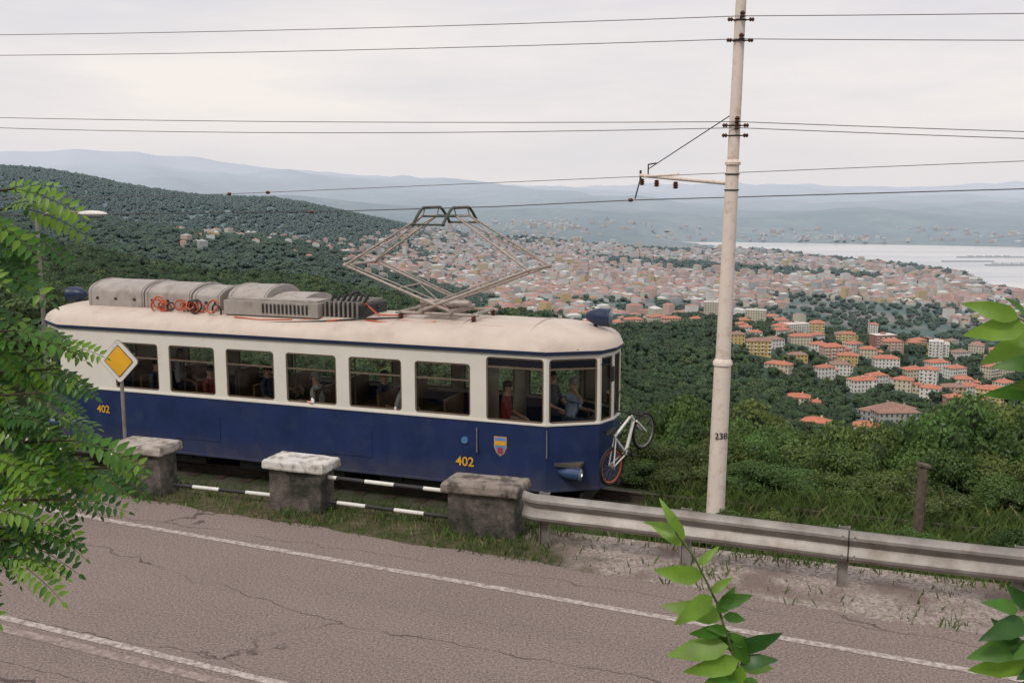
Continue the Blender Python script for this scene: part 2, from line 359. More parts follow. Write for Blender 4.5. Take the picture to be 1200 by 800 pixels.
def blades(name,pts,hmin,hmax,w=.012,mats=(M['grass'],M['straw']),pstraw=.2):
    P=np.array(pts); n=len(P); a=rng.uniform(0,6.28,n); h=rng.uniform(hmin,hmax,n); lean=rng.uniform(.1,.8,n)*h; la=rng.uniform(0,6.28,n)
    dx=np.stack([np.cos(a),np.sin(a),np.zeros(n)],1)*w*rng.uniform(.6,1.4,n)[:,None]
    L=np.stack([np.cos(la)*lean,np.sin(la)*lean,np.zeros(n)],1); up=np.stack([np.zeros(n),np.zeros(n),h],1)
    V=np.stack([P-dx,P+dx,P+L*.4+up*.6+dx*.7,P+L+up],1).reshape(-1,3); F=np.arange(4*n).reshape(n,4)
    return npmesh(name,V,F,list(mats),(rng.random(n)<pstraw).astype(int))
pts=[]
for i in range(42000):
    s=random.uniform(-13,12); nn=-5.2+3.2*random.random()
    q=A+f*s+n_*nn; m=q@mr
    if m<11.36: continue
    dens=.35+.65*(math.sin(s*1.9)+math.sin(s*.7+nn*3)>-.3)
    if q[0]>.5 and nn<-3.5: dens*=.05+.25*(math.sin(s*2.3)>.6)
    if random.random()>dens: continue
    z=float(terrain(q[0],q[1])); pts.append((q[0],q[1],z))
blades('verge_grass',pts,.04,.15,.009,pstraw=.08)
pts=[]
for i in range(60000):
    s=random.uniform(-3,15); nn=random.uniform(-2.9,3.4)
    if s<1.6 and nn>-.7: continue
    q=A+f*s+n_*nn; pts.append((q[0],q[1],min(float(terrain(q[0],q[1])),-1.08)))
blades('trackside_grass',pts,.14,.46,.013,pstraw=.03)
# ------------------------------------------------------------ track
tr=empty('tram_track',(A[0],A[1],0),YAW)
W=2.4
b=MB(); b.add([(-40,-.6,-1.22),(40,-.6,-1.22),(40,.0,-1.06),(-40,.0,-1.06),(-40,2.4,-1.06),(40,2.4,-1.06),(40,3.1,-1.22),(-40,3.1,-1.22)],[(0,1,2,3),(3,2,5,4),(4,5,6,7)]); b.obj('ballast_bed',[M['ballast']],tr)
b=MB()
for y in(.7,1.7):
    b.mm(-40,40,y-.03,y+.03,-.92,-.88); b.mm(-40,40,y-.012,y+.012,-1.04,-.92); b.mm(-40,40,y-.06,y+.06,-1.06,-1.03)
b.obj('rails',[M['rail']],tr)
b=MB()
for i in range(-60,60): b.mm(i*.65-.11,i*.65+.11,.2,2.2,-1.12,-1.045)
b.obj('sleepers',[M['rail']],tr)
# ------------------------------------------------------------ TRAM
tram=empty('tram',(A[0],A[1],0),YAW)
L=10.8; ZB,ZS,ZW0,ZW1,ZG=-.5,.67,.74,1.70,1.97
outline=[(0,0),(.83,.52),(.97,.95),(.97,1.45),(.83,1.88),(0,W),(-L,W),(-L-.83,1.88),(-L-.97,1.45),(-L-.97,.95),(-L-.83,.52),(-L,0)]
wall=MB()
def wbox(p,q,a,b_,z0,z1,t,off,mi):
    p=Vector((*p,0)); q=Vector((*q,0)); d=(q-p).normalized(); nrm=Vector((d.y,-d.x,0))
    c=p+d*((a+b_)/2)+nrm*(off-t/2); c.z=(z0+z1)/2
    R=Matrix(((d.x,nrm.x,0),(d.y,nrm.y,0),(0,0,1)))
    wall.box(c,(b_-a,t,z1-z0),mi,R)
gl=MB()
def glassq(p,q,a,b_,z0,z1,off=-.03):
    p=Vector((*p,0)); q=Vector((*q,0)); d=(q-p).normalized(); nrm=Vector((d.y,-d.x,0))
    P=p+d*a+nrm*off; Q=p+d*b_+nrm*off
    gl.add([(P.x,P.y,z0),(Q.x,Q.y,z0),(Q.x,Q.y,z1),(P.x,P.y,z1)],[(0,1,2,3)])
def fillet(p,q,x,z,sx,sz,r=.07):
    p=Vector((*p,0)); q=Vector((*q,0)); d=(q-p).normalized(); nrm=Vector((d.y,-d.x,0)); pts=[(0,0)]
    for i in range(6):
        t=math.pi/2*i/5; pts.append((r-r*math.sin(t),r-r*math.cos(t)))
    wall.add([tuple(p+d*(x+sx*a)-nrm*.0015+Vector((0,0,z+sz*c))) for a,c in pts],[tuple(range(len(pts)))],0)
def wallseg(p,q,wins,z0w=ZW0,z1w=ZW1,bar=None):
    Ls=(Vector(q)-Vector(p)).length
    wbox(p,q,0,Ls,ZB,ZS,.06,0,1)
    wbox(p,q,0,Ls,ZB-.03,ZB+.015,.05,.010,1)
    wbox(p,q,0,Ls,ZS,ZS+.035,.09,.015,0)
    wbox(p,q,0,Ls,ZS+.035,z0w,.06,0,0)
    wbox(p,q,0,Ls,z1w,ZG,.06,0,0)
    wbox(p,q,-.01,Ls+.01,ZG-.035,ZG+.025,.10,.045,2)
    x=0
    for (a,b_) in wins:
        if a>x: wbox(p,q,x,a,z0w,z1w,.06,0,0)
        x=b_
        e=.030
        wbox(p,q,a,b_,z0w,z0w+e,.035,-.012,3); wbox(p,q,a,b_,z1w-e,z1w,.035,-.012,3)
        wbox(p,q,a,a+e,z0w+e,z1w-e,.035,-.012,3); wbox(p,q,b_-e,b_,z0w+e,z1w-e,.035,-.012,3)
        if bar: wbox(p,q,a+e,b_-e,bar,bar+.03,.03,-.010,3)
        if b_-a>.7:
            for (fx,sx_) in((a,1),(b_,-1)):
                fillet(p,q,fx,z0w,sx_,1); fillet(p,q,fx,z1w,sx_,-1)
        glassq(p,q,a+e,b_-e,z0w+e,z1w-e)
    if x<Ls: wbox(p,q,x,Ls,z0w,z1w,.06,0,0)
wn=[(1.44+1.37*k,2.54+1.37*k) for k in range(6)]
wallseg((-L,0),(-1.27,0),[(a,b_) for a,b_ in sorted([(L-b_,L-a) for a,b_ in wn])], bar=1.38)
wallseg((-1.27,0),(0,0),[(.14,1.22)],z0w=.71,z1w=1.86,bar=1.66)
fw=sorted([(a-1.27,b_-1.27) for a,b_ in wn])
wallseg((0,W),(-1.27,W),[(.05,1.13)],z0w=.71,z1w=1.86,bar=1.66)
wallseg((-1.27,W),(-L,W),fw,bar=1.38)
for (p,q) in zip(outline[0:5],outline[1:6]):
    l=(Vector(q)-Vector(p)).length; wallseg(p,q,[(.05,l-.05)],z0w=.71,z1w=1.86,bar=1.66 if l>.6 else None)
for (p,q) in zip(outline[6:11],outline[7:12]):
    l=(Vector(q)-Vector(p)).length; wallseg(p,q,[(.06,l-.06)],z0w=.71,z1w=1.86)
wall.obj('body_shell',[M['cream'],M['blue'],M['blue2'],M['frame'],M['brown']],tram,bevel=.004)
gl.obj('window_panes',[M['glass']],tram)
b=MB()
b.mm(-1.1,-.06,.045,.055,1.70,1.83,0)
for (p,q) in zip(outline[0:5],outline[1:6]):
    p=Vector((*p,0)); q=Vector((*q,0)); d=(q-p).normalized(); nn_=Vector((d.y,-d.x,0)); l=(q-p).length
    c=(p+q)/2-nn_*.05; c.z=1.76; b.box(c,(l-.16,.008,.13),0,Matrix(((d.x,nn_.x,0),(d.y,nn_.y,0),(0,0,1))))
b.obj('cab_sun_blinds',[M['blue2']],tram)
# roof
b=MB()
def dens(pl):
    out=[]
    for i in range(len(pl)):
        p=Vector(pl[i]); q=Vector(pl[(i+1)%len(pl)]); k=max(1,int((q-p).length/.25))
        for j in range(k): out.append(p+(q-p)*j/k)
    return out
O=dens(outline); K=12; nO=len(O); vs=[]
for k in range(K+1):
    t=(k/K)**1.3
    for p in O:
        q=Vector((min(max(p.x,-L+.25),-.25),W/2)); dd=(p-q); pe=p+dd.normalized()*.05
        x=pe+(q-pe)*t; vs.append((x.x,x.y,ZG+.03+.40*math.sqrt(1-(1-t)**2.3)))
fs=[(k*nO+i,k*nO+(i+1)%nO,(k+1)*nO+(i+1)%nO,(k+1)*nO+i) for k in range(K) for i in range(nO)]
b.add(vs,fs); b.obj('roof_shell',[M['roof']],tram,smooth=60)
b=MB()
for x in np.arange(-10,.3,1.37):
    pts=[]
    for k in range(15):
        a=-1+2*k/14; pts.append((x,W/2+a*1.2,ZG+.04+.40*(1-abs(a)**2.3)**.5 if abs(a)<1 else ZG+.03))
    b.path(pts,.008,5)
b.obj('roof_seams',[M['roof']],tram)
# interior
b=MB(); b.mm(-L-.6,.6,.08,W-.08,-.06,0,0)
for k in range(7):
    x=-1.75-1.37*k
    for y0,y1 in((.12,.95),(1.45,W-.12)):
        b.mm(x-.22,x+.22,y0,y1,.30,.38,1); b.mm(x-.27,x-.22,y0,y1,.30,.98,1)
        b.mm(x-.1,x+.1,y0+.1,y1-.1,0,.30,0)
b.mm(-1.22,-1.17,.1,.75,0,1.9,2); b.mm(-1.22,-1.17,1.65,W-.1,0,1.9,2)
b.mm(-L-.0,-L+.05,.1,.8,0,1.9,2)
b.mm(.45,.72,.7,1.5,.0,.62,0); b.tube((.5,.95,.62),(.5,.95,.80),.025,mi=0); b.box((.5,.95,.81),(.06,.22,.04),0)
b.mm(-.1,.2,.8,1.1,.42,.50,1); b.tube((.05,.95,0),(.05,.95,.42),.03,mi=0)
for x in np.arange(-9.8,-1,1.37): b.tube((x,.98,0),(x,.98,2.0),.016,mi=3)
b.tube((-10,.98,1.78),(-1.3,.98,1.78),.014,mi=3); b.tube((-10,1.42,1.78),(-1.3,1.42,1.78),.014,mi=3)
b.mm(-L-.5,.5,.25,W-.25,2.02,2.04,2)
b.obj('interior',[M['floor'],M['brown'],M['inner'],M['steel']],tram)
# bogies
b=MB()
for xc in(-2.3,-8.6):
    b.mm(xc-1.15,xc+1.15,.28,.36,-.78,-.5,0); b.mm(xc-1.15,xc+1.15,2.04,2.12,-.78,-.5,0); b.mm(xc-.15,xc+.15,.36,2.04,-.7,-.4,0)
    for dx in(-.75,.75):
        b.tube((xc+dx,.3,-.55),(xc+dx,2.1,-.55),.06,mi=0)
        for y in(.66,1.64): b.tube((xc+dx,y,-.55),(xc+dx,y+.1,-.55),.34,n=24,mi=1)
        b.box((xc+dx,.25,-.56),(.22,.1,.22),0); b.torus((xc+dx,.25,-.42),(0,0,1),.06,.02,12,6,mi=0)
b.mm(-6.6,-4.2,.25,2.1,-.78,-.42,0); b.mm(-L-.2,.2,.3,2.1,-.44,-.30,0)
b.box((.75,1.2,-.52),(.6,.18,.14),0); b.box((-L-.75,1.2,-.52),(.6,.18,.14),0)
b.tube((-.9,-.02,-.62),(-.2,-.02,-.62),.02,mi=1); b.box((-.5,.02,-.72),(.55,.22,.03),0); b.box((-10.2,.02,-.72),(.55,.22,.03),0)
b.box((.55,1.2,-.72),(.05,1.7,.28),0)
b.obj('bogies_underframe',[M['dark'],M['rail']],tram)
# roof equipment
def arch(b,x0,x1,w,h,z,mi,n=10):
    vs=[]
    prof=[(-w/2,0),(-w/2,h*.55)]+[(-w/2*math.cos(t),h*.55+h*.45*math.sin(t)) for t in np.linspace(.25,math.pi-.25,n)]+[(w/2,h*.55),(w/2,0)]
    for x in(x0,x1):
        for (y,zz) in prof: vs.append((x,W/2+y,z+zz))
    k=len(prof); fs=[(i,(i+1)%k,k+(i+1)%k,k+i) for i in range(k)]+[tuple(range(k))[::-1],tuple(range(k,2*k))]
    b.add(vs,fs,mi)
b=MB(); zr=2.36
for x0,x1,h in((-10.5,-9.05,.52),(-9.02,-7.85,.50),(-7.82,-7.15,.46),(-6.95,-6.05,.52)):
    arch(b,x0,x1,1.25,h,zr,0)
    for x in(x0+.06,x1-.06): arch(b,x-.02,x+.02,1.28,h+.015,zr,0)
    for i in range(3): b.box((x0+(x1-x0)*(i+.5)/3,W/2-.632,zr+.16),(.07,.012,.05),1)
arch(b,-6.0,-5.25,1.2,.38,zr,0)
b.mm(-6.9,-4.75,.35,.95,zr-.02,zr+.26,0); b.mm(-6.85,-4.8,.42,.9,zr+.26,zr+.31,0)
for i in range(12): b.mm(-6.0+i*.09,-5.96+i*.09,.33,.35,zr+.04,zr+.22,1)
b.mm(-4.7,-3.85,.55,1.5,zr-.02,zr+.24,1)
for i in range(8): b.mm(-4.7+i*.10,-4.66+i*.10,.5,1.55,zr+.0,zr+.30,2)
for i in range(10): b.tube((-4.6+i*.08,.6+.1*(i%3),zr+.28),(-4.55+i*.08,.65+.1*(i%3),zr+.42),.03,n=8,mi=1)
for y in(.52,1.88): b.mm(-10.5,-1.0,y-.03,y+.03,2.30,2.355,3)
for i in range(14): b.box((-10.3+i*.7,.52,2.27),(.05,.1,.10),3)
b.obj('roof_equipment_boxes',[M['greybox'],M['dark'],M['steel'],M['roof']],tram,smooth=35,bevel=.012)
b=MB()
for i in range(18):
    x=-8.6+random.uniform(0,1.5); b.torus((x,.42+random.uniform(-.07,.06),2.43+random.uniform(-.06,.08)),(random.uniform(-.6,.6),-1,random.uniform(-.6,.6)),.07+random.uniform(0,.07),.018,18,6,mi=random.choice([0,0,1]))
for x0,y0 in((-8.6,.42),(-5.2,.3)):
    pts=[(x0+i*.22,y0+.06*math.sin(i*1.4)+.02*i*(x0>-6),2.27+.02*math.sin(i*2)+.02*(x0>-6)*i**.5) for i in range(14)]; b.path(pts,.018,6,0 if x0>-6 else 1)
b.path([(-4.2,.9,2.5),(-3.9,.7,2.62),(-3.6,.65,2.42),(-3.2,.75,2.42),(-2.9,.8,2.5)],.018,6,0)
b.path([(-6.9,.25,2.24),(-6.2,.18,2.22),(-5.4,.22,2.25),(-4.6,.3,2.30),(-3.9,.42,2.36),(-3.1,.55,2.40)],.018,6,1)
b.path([(-6.6,.28,2.30),(-6.0,.24,2.27),(-5.3,.30,2.30)],.016,6,0)
b.path([(-4.6,1.2,2.7),(-4.3,1.2,2.8),(-4.0,1.1,2.62),(-3.8,1.1,2.5)],.022,6,1)
b.obj('roof_cables',[M['red'],M['dark']],tram,smooth=60)
# pantograph
b=MB(); xc=-2.4; yc=W/2; KN=1.86
for dx in(-.75,.75):
    for dy in(-.5,.5):
        b.lathe([(.03,0),(.06,.03),(.035,.05),(.06,.08),(.035,.1),(.05,.13)],(xc+dx,yc+dy,2.34),(0,0,1),10,1)
for dy in(-.5,.5): b.tube((xc-.85,yc+dy,2.49),(xc+.85,yc+dy,2.49),.03,mi=0)
for dx in(-.75,-.3,.3,.75): b.tube((xc+dx,yc-.55,2.50),(xc+dx,yc+.55,2.50),.03,mi=0)
b.tube((xc-.45,yc-.2,2.66),(xc+.55,yc-.2,2.66),.075,n=14,mi=0); b.tube((xc-.45,yc+.22,2.62),(xc+.4,yc+.22,2.62),.05,n=12,mi=0)
b.box((xc+.0,yc,2.56),(.5,.3,.08),0)
for sgn in(-1,1):
    for dy0,dy1,dy2 in((-.52,-.62,-.34),(.52,.62,.34)):
        base=(xc-sgn*.30,yc+dy0,2.54); knee=(xc+sgn*KN,yc+dy1,3.36); top=(xc+sgn*.34,yc+dy2,4.30)
        b.tube(base,knee,.032,.026,mi=0); b.tube(knee,top,.024,.018,mi=0)
        b.tube((base[0],base[1]+.09*(1 if dy0<0 else -1),base[2]+.08),(knee[0]-sgn*.1,knee[1],knee[2]+.02),.012,mi=0)
        b.ell(knee,(.05,.05,.05),0,8,6)
    b.tube((xc+sgn*KN,yc-.64,3.36),(xc+sgn*KN,yc+.64,3.36),.024,mi=0)
    b.tube((xc-sgn*.3,yc-.6,2.54),(xc-sgn*.3,yc+.6,2.54),.045,mi=0)
    b.tube((xc+sgn*KN,yc-.6,3.36),(xc+sgn*.34,yc+.34,4.30),.012,mi=0); b.tube((xc+sgn*KN,yc+.6,3.36),(xc+sgn*.34,yc-.34,4.30),.012,mi=0)
    b.tube((xc+sgn*.80,yc-.58,2.95),(xc+sgn*.80,yc+.58,2.95),.014,mi=0)
    b.tube((xc-sgn*.3,yc-.5,2.54),(xc+sgn*.9,yc+.58,2.97),.012,mi=0)
    b.tube((xc+sgn*.34,yc-.36,4.30),(xc+sgn*.34,yc+.36,4.30),.02,mi=0)
    pts=[(xc+sgn*.30,yc+t*.86,4.46-.34*max(0,abs(t)-.45)**1.3*2.0) for t in np.linspace(-1,1,19)]; b.path(pts,.028,8,2)
    for t in(-.4,.4): b.tube((xc+sgn*.34,yc+t*.8,4.30),(xc+sgn*.30,yc+t*.8,4.46),.014,mi=0)
for t in(-.43,.43): b.tube((xc-.36,yc+t*.8,4.30),(xc+.36,yc+t*.8,4.30),.018,mi=2)
for t in(-.98,.98): b.tube((xc-.34,yc+t*.86,4.16),(xc+.34,yc+t*.86,4.16),.02,mi=2)
greenm=mk('collector_green',(.05,.065,.05),.5,.2)
b.obj('pantograph',[M['panto'],M['insul'],greenm],tram,smooth=50)
# lamps
def torp(b,p,ax,r,l,lensmi,mi=0):
    b.lathe([(.01,-l*.6),(r*.45,-l*.5),(r*.8,-l*.25),(r,0),(r,l*.35),(r*1.04,l*.37),(r*1.04,l*.45),(r*.93,l*.46)],p,ax,18,mi)
    d=Vector(ax).normalized(); b.lathe([(r*.92,0),(r*.6,.02),(.01,.03)],Vector(p)+d*(l*.461),ax,18,lensmi)
b=MB(); torp(b,(.62,1.2,2.50),(1,0,-.05),.165,.46,2); b.tube((.55,1.2,2.25),(.55,1.2,2.4),.04,mi=0)
torp(b,(-L-.6,1.2,2.50),(-1,0,-.05),.165,.46,2); b.tube((-L-.55,1.2,2.2),(-L-.55,1.2,2.4),.04,mi=0)
torp(b,(.42,.12,-.17),(.95,-.12,0),.115,.42,2,3); torp(b,(.62,2.02,-.17),(.95,.12,0),.115,.36,2,3)
b.ell((.625,.085,-.17),(.022,.035,.035),1,10,6)  # small glowing dab puts a white glint on the headlamp lens
torp(b,(-L-.4,.15,-.17),(-.95,-.12,0),.115,.40,2,3)
b.obj('headlamps',[M['blue2'],M['lamp'],M['lens'],mk('lamp_housing_blue',(.04,.07,.16),.3,.1,coat=.4)],tram,smooth=40)
b=MB()
b.tube((.85,.50,1.75),(1.08,.38,1.78),.01,mi=0); b.box((1.09,.37,1.62),(.04,.12,.26),0)
b.tube((1.0,1.0,.76),(1.01,1.25,1.15),.007,mi=0)
b.tube((-1.30,-.04,.1),(-1.30,-.04,.55),.012,mi=1); b.tube((.02,-.02,.1),(.02,-.02,.6),.012,mi=1)
b.tube((-1.55,-.0,.30),(-1.55,-.025,.30),.065,n=16,mi=2)
b.tube((.86,.55,-.05),(1.10,.30,.02),.015,mi=0)
for z in(.10,.50): b.path([(.86,.7,z),(1.15,.35,z),(1.5,.9,z+.1),(1.0,1.5,z)],.014,6,0)
b.box((-4.0,-.008,.05),(1.1,.006,.5),3); b.box((-7.4,-.008,.05),(1.1,.006,.5),3)
b.obj('body_fittings',[M['black'],M['steel'],mk('marker_lens_blue',(.10,.22,.42),.2,.1),M['blue']],tram,smooth=40)
b=MB()
def shield(b,x,z,w,h,mi,y):
    pts=[(-.5,.5),(.5,.5),(.5,-.05),(.3,-.35),(0,-.5),(-.3,-.35),(-.5,-.05)]
    b.add([(x+p[0]*w,y,z+p[1]*h) for p in pts],[tuple(range(7))[::-1]],mi)
zc=.24
shield(b,-.86,zc,.24,.36,0,-.006); shield(b,-.86,zc,.21,.33,1,-.010); b.add([(-.96,-.013,zc+.02),(-.76,-.013,zc+.02),(-.76,-.013,zc+.10),(-.96,-.013,zc+.10)],[(0,1,2,3)],0)
b.add([(-.91,-.013,zc-.13),(-.81,-.013,zc-.13),(-.81,-.013,zc-.02),(-.91,-.013,zc-.02)],[(0,1,2,3)],2)
b.obj('city_crest',[M['yellow'],mk('crest_blue',(.16,.28,.6),.4,.1),M['s_red']],tram)
def text(name,txt,size,mat,parent,loc,rot,ext=.002):
    c=bpy.data.curves.new(name,'FONT'); c.body=txt; c.size=size; c.extrude=ext; c.offset=size*.012; c.align_x='CENTER'; c.align_y='CENTER'; c.materials.append(mat)
    o=bpy.data.objects.new(name,c); S.collection.objects.link(o); o.parent=parent; o.location=loc; o.rotation_euler=rot; return o
text('fleet_number','402',.24,M['yellow'],tram,(-1.55,-.008,-.11),(rad(90),0,0))
text('fleet_number','402',.22,M['yellow'],tram,(-9.75,-.008,.25),(rad(90),0,0))
text('route_number','2',.2,M['dark'],tram,(.50,.275,1.50),(rad(90),0,rad(32)))
# ------------------------------------------------------------ people
def person(name,loc,yaw,shirt,hair,lh=None,rh=None,lean=0.,head_yaw=0.,legs=True):
    J=[];E=[];Rd=[];C=[]
    def j(p,r,par,c):
        J.append(Vector(p)); Rd.append(r if isinstance(r,tuple) else (r,r)); C.append(c)
        if par is not None: E.append((par,len(J)-1))
        return len(J)-1
    lx=lean
    pel=j((0,0,.10),(.15,.12),None,2); ab=j((lx*.3,0,.28),(.14,.11),pel,1); ch=j((lx*.7,0,.46),(.16,.12),ab,1)
    nb=j((lx,0,.58),(.075,.07),ch,1); nk=j((lx+.01,0,.655),(.052,.055),nb,0); hd=j((lx+.03,0,.735),(.068,.082),nk,0); ht=j((lx+.02,0,.825),(.072,.085),hd,0)
    for sg,tgt in((1,lh),(-1,rh)):
        sh=j((lx,sg*.17,.55),.062,nb,1)
        t=Vector(tgt) if tgt else Vector((.34,sg*.14,.18))
        s0=J[sh]; mid=(s0+t)/2; d=(t-s0); Lr=min(d.length,.55); h=math.sqrt(max(.29**2-(Lr/2)**2,.0004))
        out=Vector((-.25,sg*.6,-.8)); out-=d.normalized()*out.dot(d.normalized()); out.normalize(); el=mid+out*h
        ua=j(s0.lerp(el,.5),.048,sh,1); e=j(el,.043,ua,1); fa=j(el.lerp(t,.5),.036,e,0); w=j(t,.026,fa,0)
        dd=(t-el).normalized(); side=dd.cross(Vector((0,0,1))); side=side.normalized() if side.length>.1 else Vector((0,1,0)); nn=side.cross(dd)
        pm=j(t+dd*.05,(.036,.02),w,0)
        for k,fl in enumerate((.06,.072,.066,.052)):
            o=(k-1.5)*.02; a=j(t+dd*(.09+fl*.35)+side*o,.009,pm,0); j(t+dd*(.09+fl*.75)+side*o-nn*.025,.008,a,0)
        a=j(t+dd*.05+side*-.042,.010,w,0); j(t+dd*.085+side*-.052-nn*.01,.009,a,0)
    if legs:
        for sg in(1,-1):
            hp=j((.05,sg*.09,.08),.085,pel,2); kn=j((.42,sg*.11,.10),.062,hp,2); an=j((.40,sg*.11,-.27),.042,kn,2); j((.54,sg*.12,-.32),.038,an,3)
    me=bpy.data.meshes.new('t'); me.from_pydata([tuple(p) for p in J],E,[]); ob=bpy.data.objects.new('t',me); S.collection.objects.link(ob)
    sk=ob.modifiers.new('s','SKIN'); sk.use_smooth_shade=True
    for i,r in enumerate(Rd): me.skin_vertices[0].data[i].radius=r
    me.skin_vertices[0].data[0].use_root=True
    ob.modifiers.new('ss','SUBSURF').levels=1
    dg=bpy.context.evaluated_depsgraph_get(); dg.update(); nm=bpy.data.meshes.new_from_object(ob.evaluated_get(dg))
    bpy.data.objects.remove(ob)
    b=MB(); segs=[(J[a],J[c],C[c],a) for a,c in E]
    for p in nm.polygons:
        c=p.center; best=9;mi=0
        for a,q,cc,ai in segs:
            ab_=q-a; t=max(0,min(1,(c-a).dot(ab_)/max(ab_.length_squared,1e-9))); dd=(a+ab_*t-c).length
            if dd<best: best=dd; mi=cc
        b.f.append(tuple(p.vertices)); b.m.append(mi)
    b.v=[tuple(v.co) for v in nm.vertices]; bpy.data.meshes.remove(nm)
    H=Vector((lx+.03,0,.78)); R=Matrix.Rotation(head_yaw,3,'Z')
    def hp(x,y,z): return H+R@Vector((x,y,z))
    b.ell(hp(-.012,0,.045),(.098,.086,.085),4,14,8,zmin=-.25,R=R); b.ell(hp(-.045,0,.0),(.062,.078,.085),4,12,8,R=R)
    b.add([hp(.085,0,.02),hp(.112,0,-.025),hp(.08,.016,-.03),hp(.08,-.016,-.03)],[(0,1,2),(0,3,1),(1,3,2)],0)
    for sg in(1,-1):
        b.ell(hp(.076,sg*.03,.005),(.010,.013,.009),5,8,5,R=R); b.ell(hp(.0,sg*.082,-.01),(.018,.01,.03),0,8,5,R=R)
    b.ell(hp(.075,0,-.058),(.010,.024,.006),6,8,4,R=R)
    M4=Matrix.Translation(Vector(loc))@Matrix.Rotation(yaw,4,'Z')
    return b.obj(name,[M['skin'],shirt,M['trous'],M['black'],hair,M['eye'],M['s_red']],smooth=80,matrix=M4)
def tl(x,y,z): p=A+f*x+n_*y; return (p[0],p[1],z)
person('tram_driver',tl(.22,.70,.54),YAW,M['s_blue'],M['hairg'],lh=(.36,.1,.30),rh=(.14,-.10,.66),lean=.05,head_yaw=-.5)
person('passenger',tl(-.95,.50,.44),YAW+.3,M['s_red'],M['hair'],lean=.02,head_yaw=-.5)
person('passenger',tl(-.45,1.6,.50),YAW-.3,M['s_dark'],M['hair'],lean=.03)
person('passenger',tl(-2.95,.36,.42),YAW,M['s_white'],M['hair'],rh=(.25,-.22,.34),head_yaw=-.3)
person('passenger',tl(-3.5,.60,.46),YAW,M['s_dark'],M['hair'],head_yaw=-.8)
person('passenger',tl(-4.75,.34,.40),YAW+3.14,M['s_white'],M['hairg'],lh=(.22,.25,.36),head_yaw=.5,lean=.06)
person('passenger',tl(-6.0,.42,.46),YAW,M['s_dark'],M['hair'],head_yaw=-.6)
person('passenger',tl(-6.35,1.5,.48),YAW,M['s_green'],M['hair'])
person('passenger',tl(-7.35,.40,.36),YAW,M['s_red'],M['hair'],head_yaw=-.9)
person('passenger',tl(-8.7,.42,.42),YAW,M['s_dark'],M['hair'],head_yaw=-.5)
person('passenger',tl(-8.95,1.5,.46),YAW+.3,M['s_white'],M['hair'])
# ------------------------------------------------------------ bicycle on front rack
P1=Vector((1.72,16.72,.06)); P2=Vector((2.36,17.42,.52)); ax=(P2-P1).normalized(); nb=Vector((.74,-.67,0)); nb=(nb-ax*nb.dot(ax)).normalized(); up=nb.cross(ax)
if up.z<0: up=-up
WB=(P2-P1).length
def bp(a,u_,s=0): return P1+ax*a*WB+up*u_+nb*s
b=MB()
for c,mi in((P1,1),(P2,0)):
    b.torus(c,nb,.315,.028,36,8,mi=0); b.torus(c,nb,.283,.016,36,6,mi=1 if mi else 2); b.tube(c-nb*.04,c+nb*.04,.022,mi=2)
    for k in range(16):
        t=2*math.pi*k/16; e=(ax*math.cos(t)+up*math.sin(t)); b.tube(c+nb*.02*(-1)**k,c+e*.285,.0022,n=4,mi=2)
bb_=bp(.42,-.03); seat=bp(.27,.42); head=bp(.80,.48); headl=bp(.83,.36)
for p,q,r in((bb_,seat,.023),(seat,head,.025),(bb_,headl,.031),(head,headl,.029)): b.tube(p,q,r,mi=3)
for s_ in(-.035,.035):
    b.tube(bp(0,0,s_*1.5),bp(.40,-.03,s_),.012,mi=3); b.tube(bp(0,0,s_*1.5),bp(.27,.38,s_*.6),.011,mi=3)
    b.tube(bp(1,0,s_*1.5),bp(.85,.34,s_*1.3),.020,mi=3)
b.tube(seat,bp(.24,.55),.014,mi=2); b.ell(bp(.23,.57),(.13,.06,.035),0,12,7,R=Matrix((ax,nb,up)).transposed())
b.tube(head,bp(.77,.56),.016,mi=0); b.tube(bp(.77,.56,-.30),bp(.77,.56,.30),.013,mi=0)
b.tube(bp(.77,.56,-.30),bp(.77,.56,-.18),.018,mi=0); b.tube(bp(.77,.56,.30),bp(.77,.56,.18),.018,mi=0)
b.torus(bb_+nb*.05,nb,.085,.008,20,5,mi=0); b.tube(bp(.42,-.03,.07),bp(.52,-.16,.07),.010,mi=0); b.tube(bp(.42,-.03,-.07),bp(.32,.10,-.07),.010,mi=0)
b.box(bp(.52,-.16,.11),(.09,.07,.02),0); b.box(bp(.32,.1,-.11),(.09,.07,.02),0)
b.torus(bp(0,0,.05),nb,.04,.012,14,5,mi=2)
b.obj('bicycle',[M['black'],M['red'],M['steel'],M['white']],smooth=50)
# ------------------------------------------------------------ overhead pole
b=MB(); pb=Vector((3.27,15.5,-1.15)); pt=Vector((3.46,15.5,9.2))
def pz(z): return pb.lerp(pt,(z+1.15)/10.35)
b.tube(pz(-1.15),pz(2.1),.150,.132,20,0); b.tube(pz(2.1),pz(5.2),.118,.098,20,0); b.tube(pz(5.2),pz(9.2),.088,.072,20,0)
b.lathe([(.152,0),(.156,.05),(.12,.10)],pz(2.05),(0,0,1),20,0); b.lathe([(.118,0),(.122,.04),(.088,.08)],pz(5.16),(0,0,1),20,0)
for z in(4.78,5.02): b.torus(pz(z),(0,0,1),.105,.012,20,6,mi=1)
arm0=pz(4.88); arm1=Vector((2.28,17.9,5.04))
b.tube(arm0,arm1,.035,.032,10,0); b.tube(arm1+Vector((.0,.0,-.10)),arm1+Vector((0,0,.09)),.02,mi=1)
al=(arm1-arm0).normalized()
sec=arm1-al*.35
b.tube(sec+Vector((-.1,.1,.0)),sec+Vector((.35,-.75,.02)),.02,mi=0)
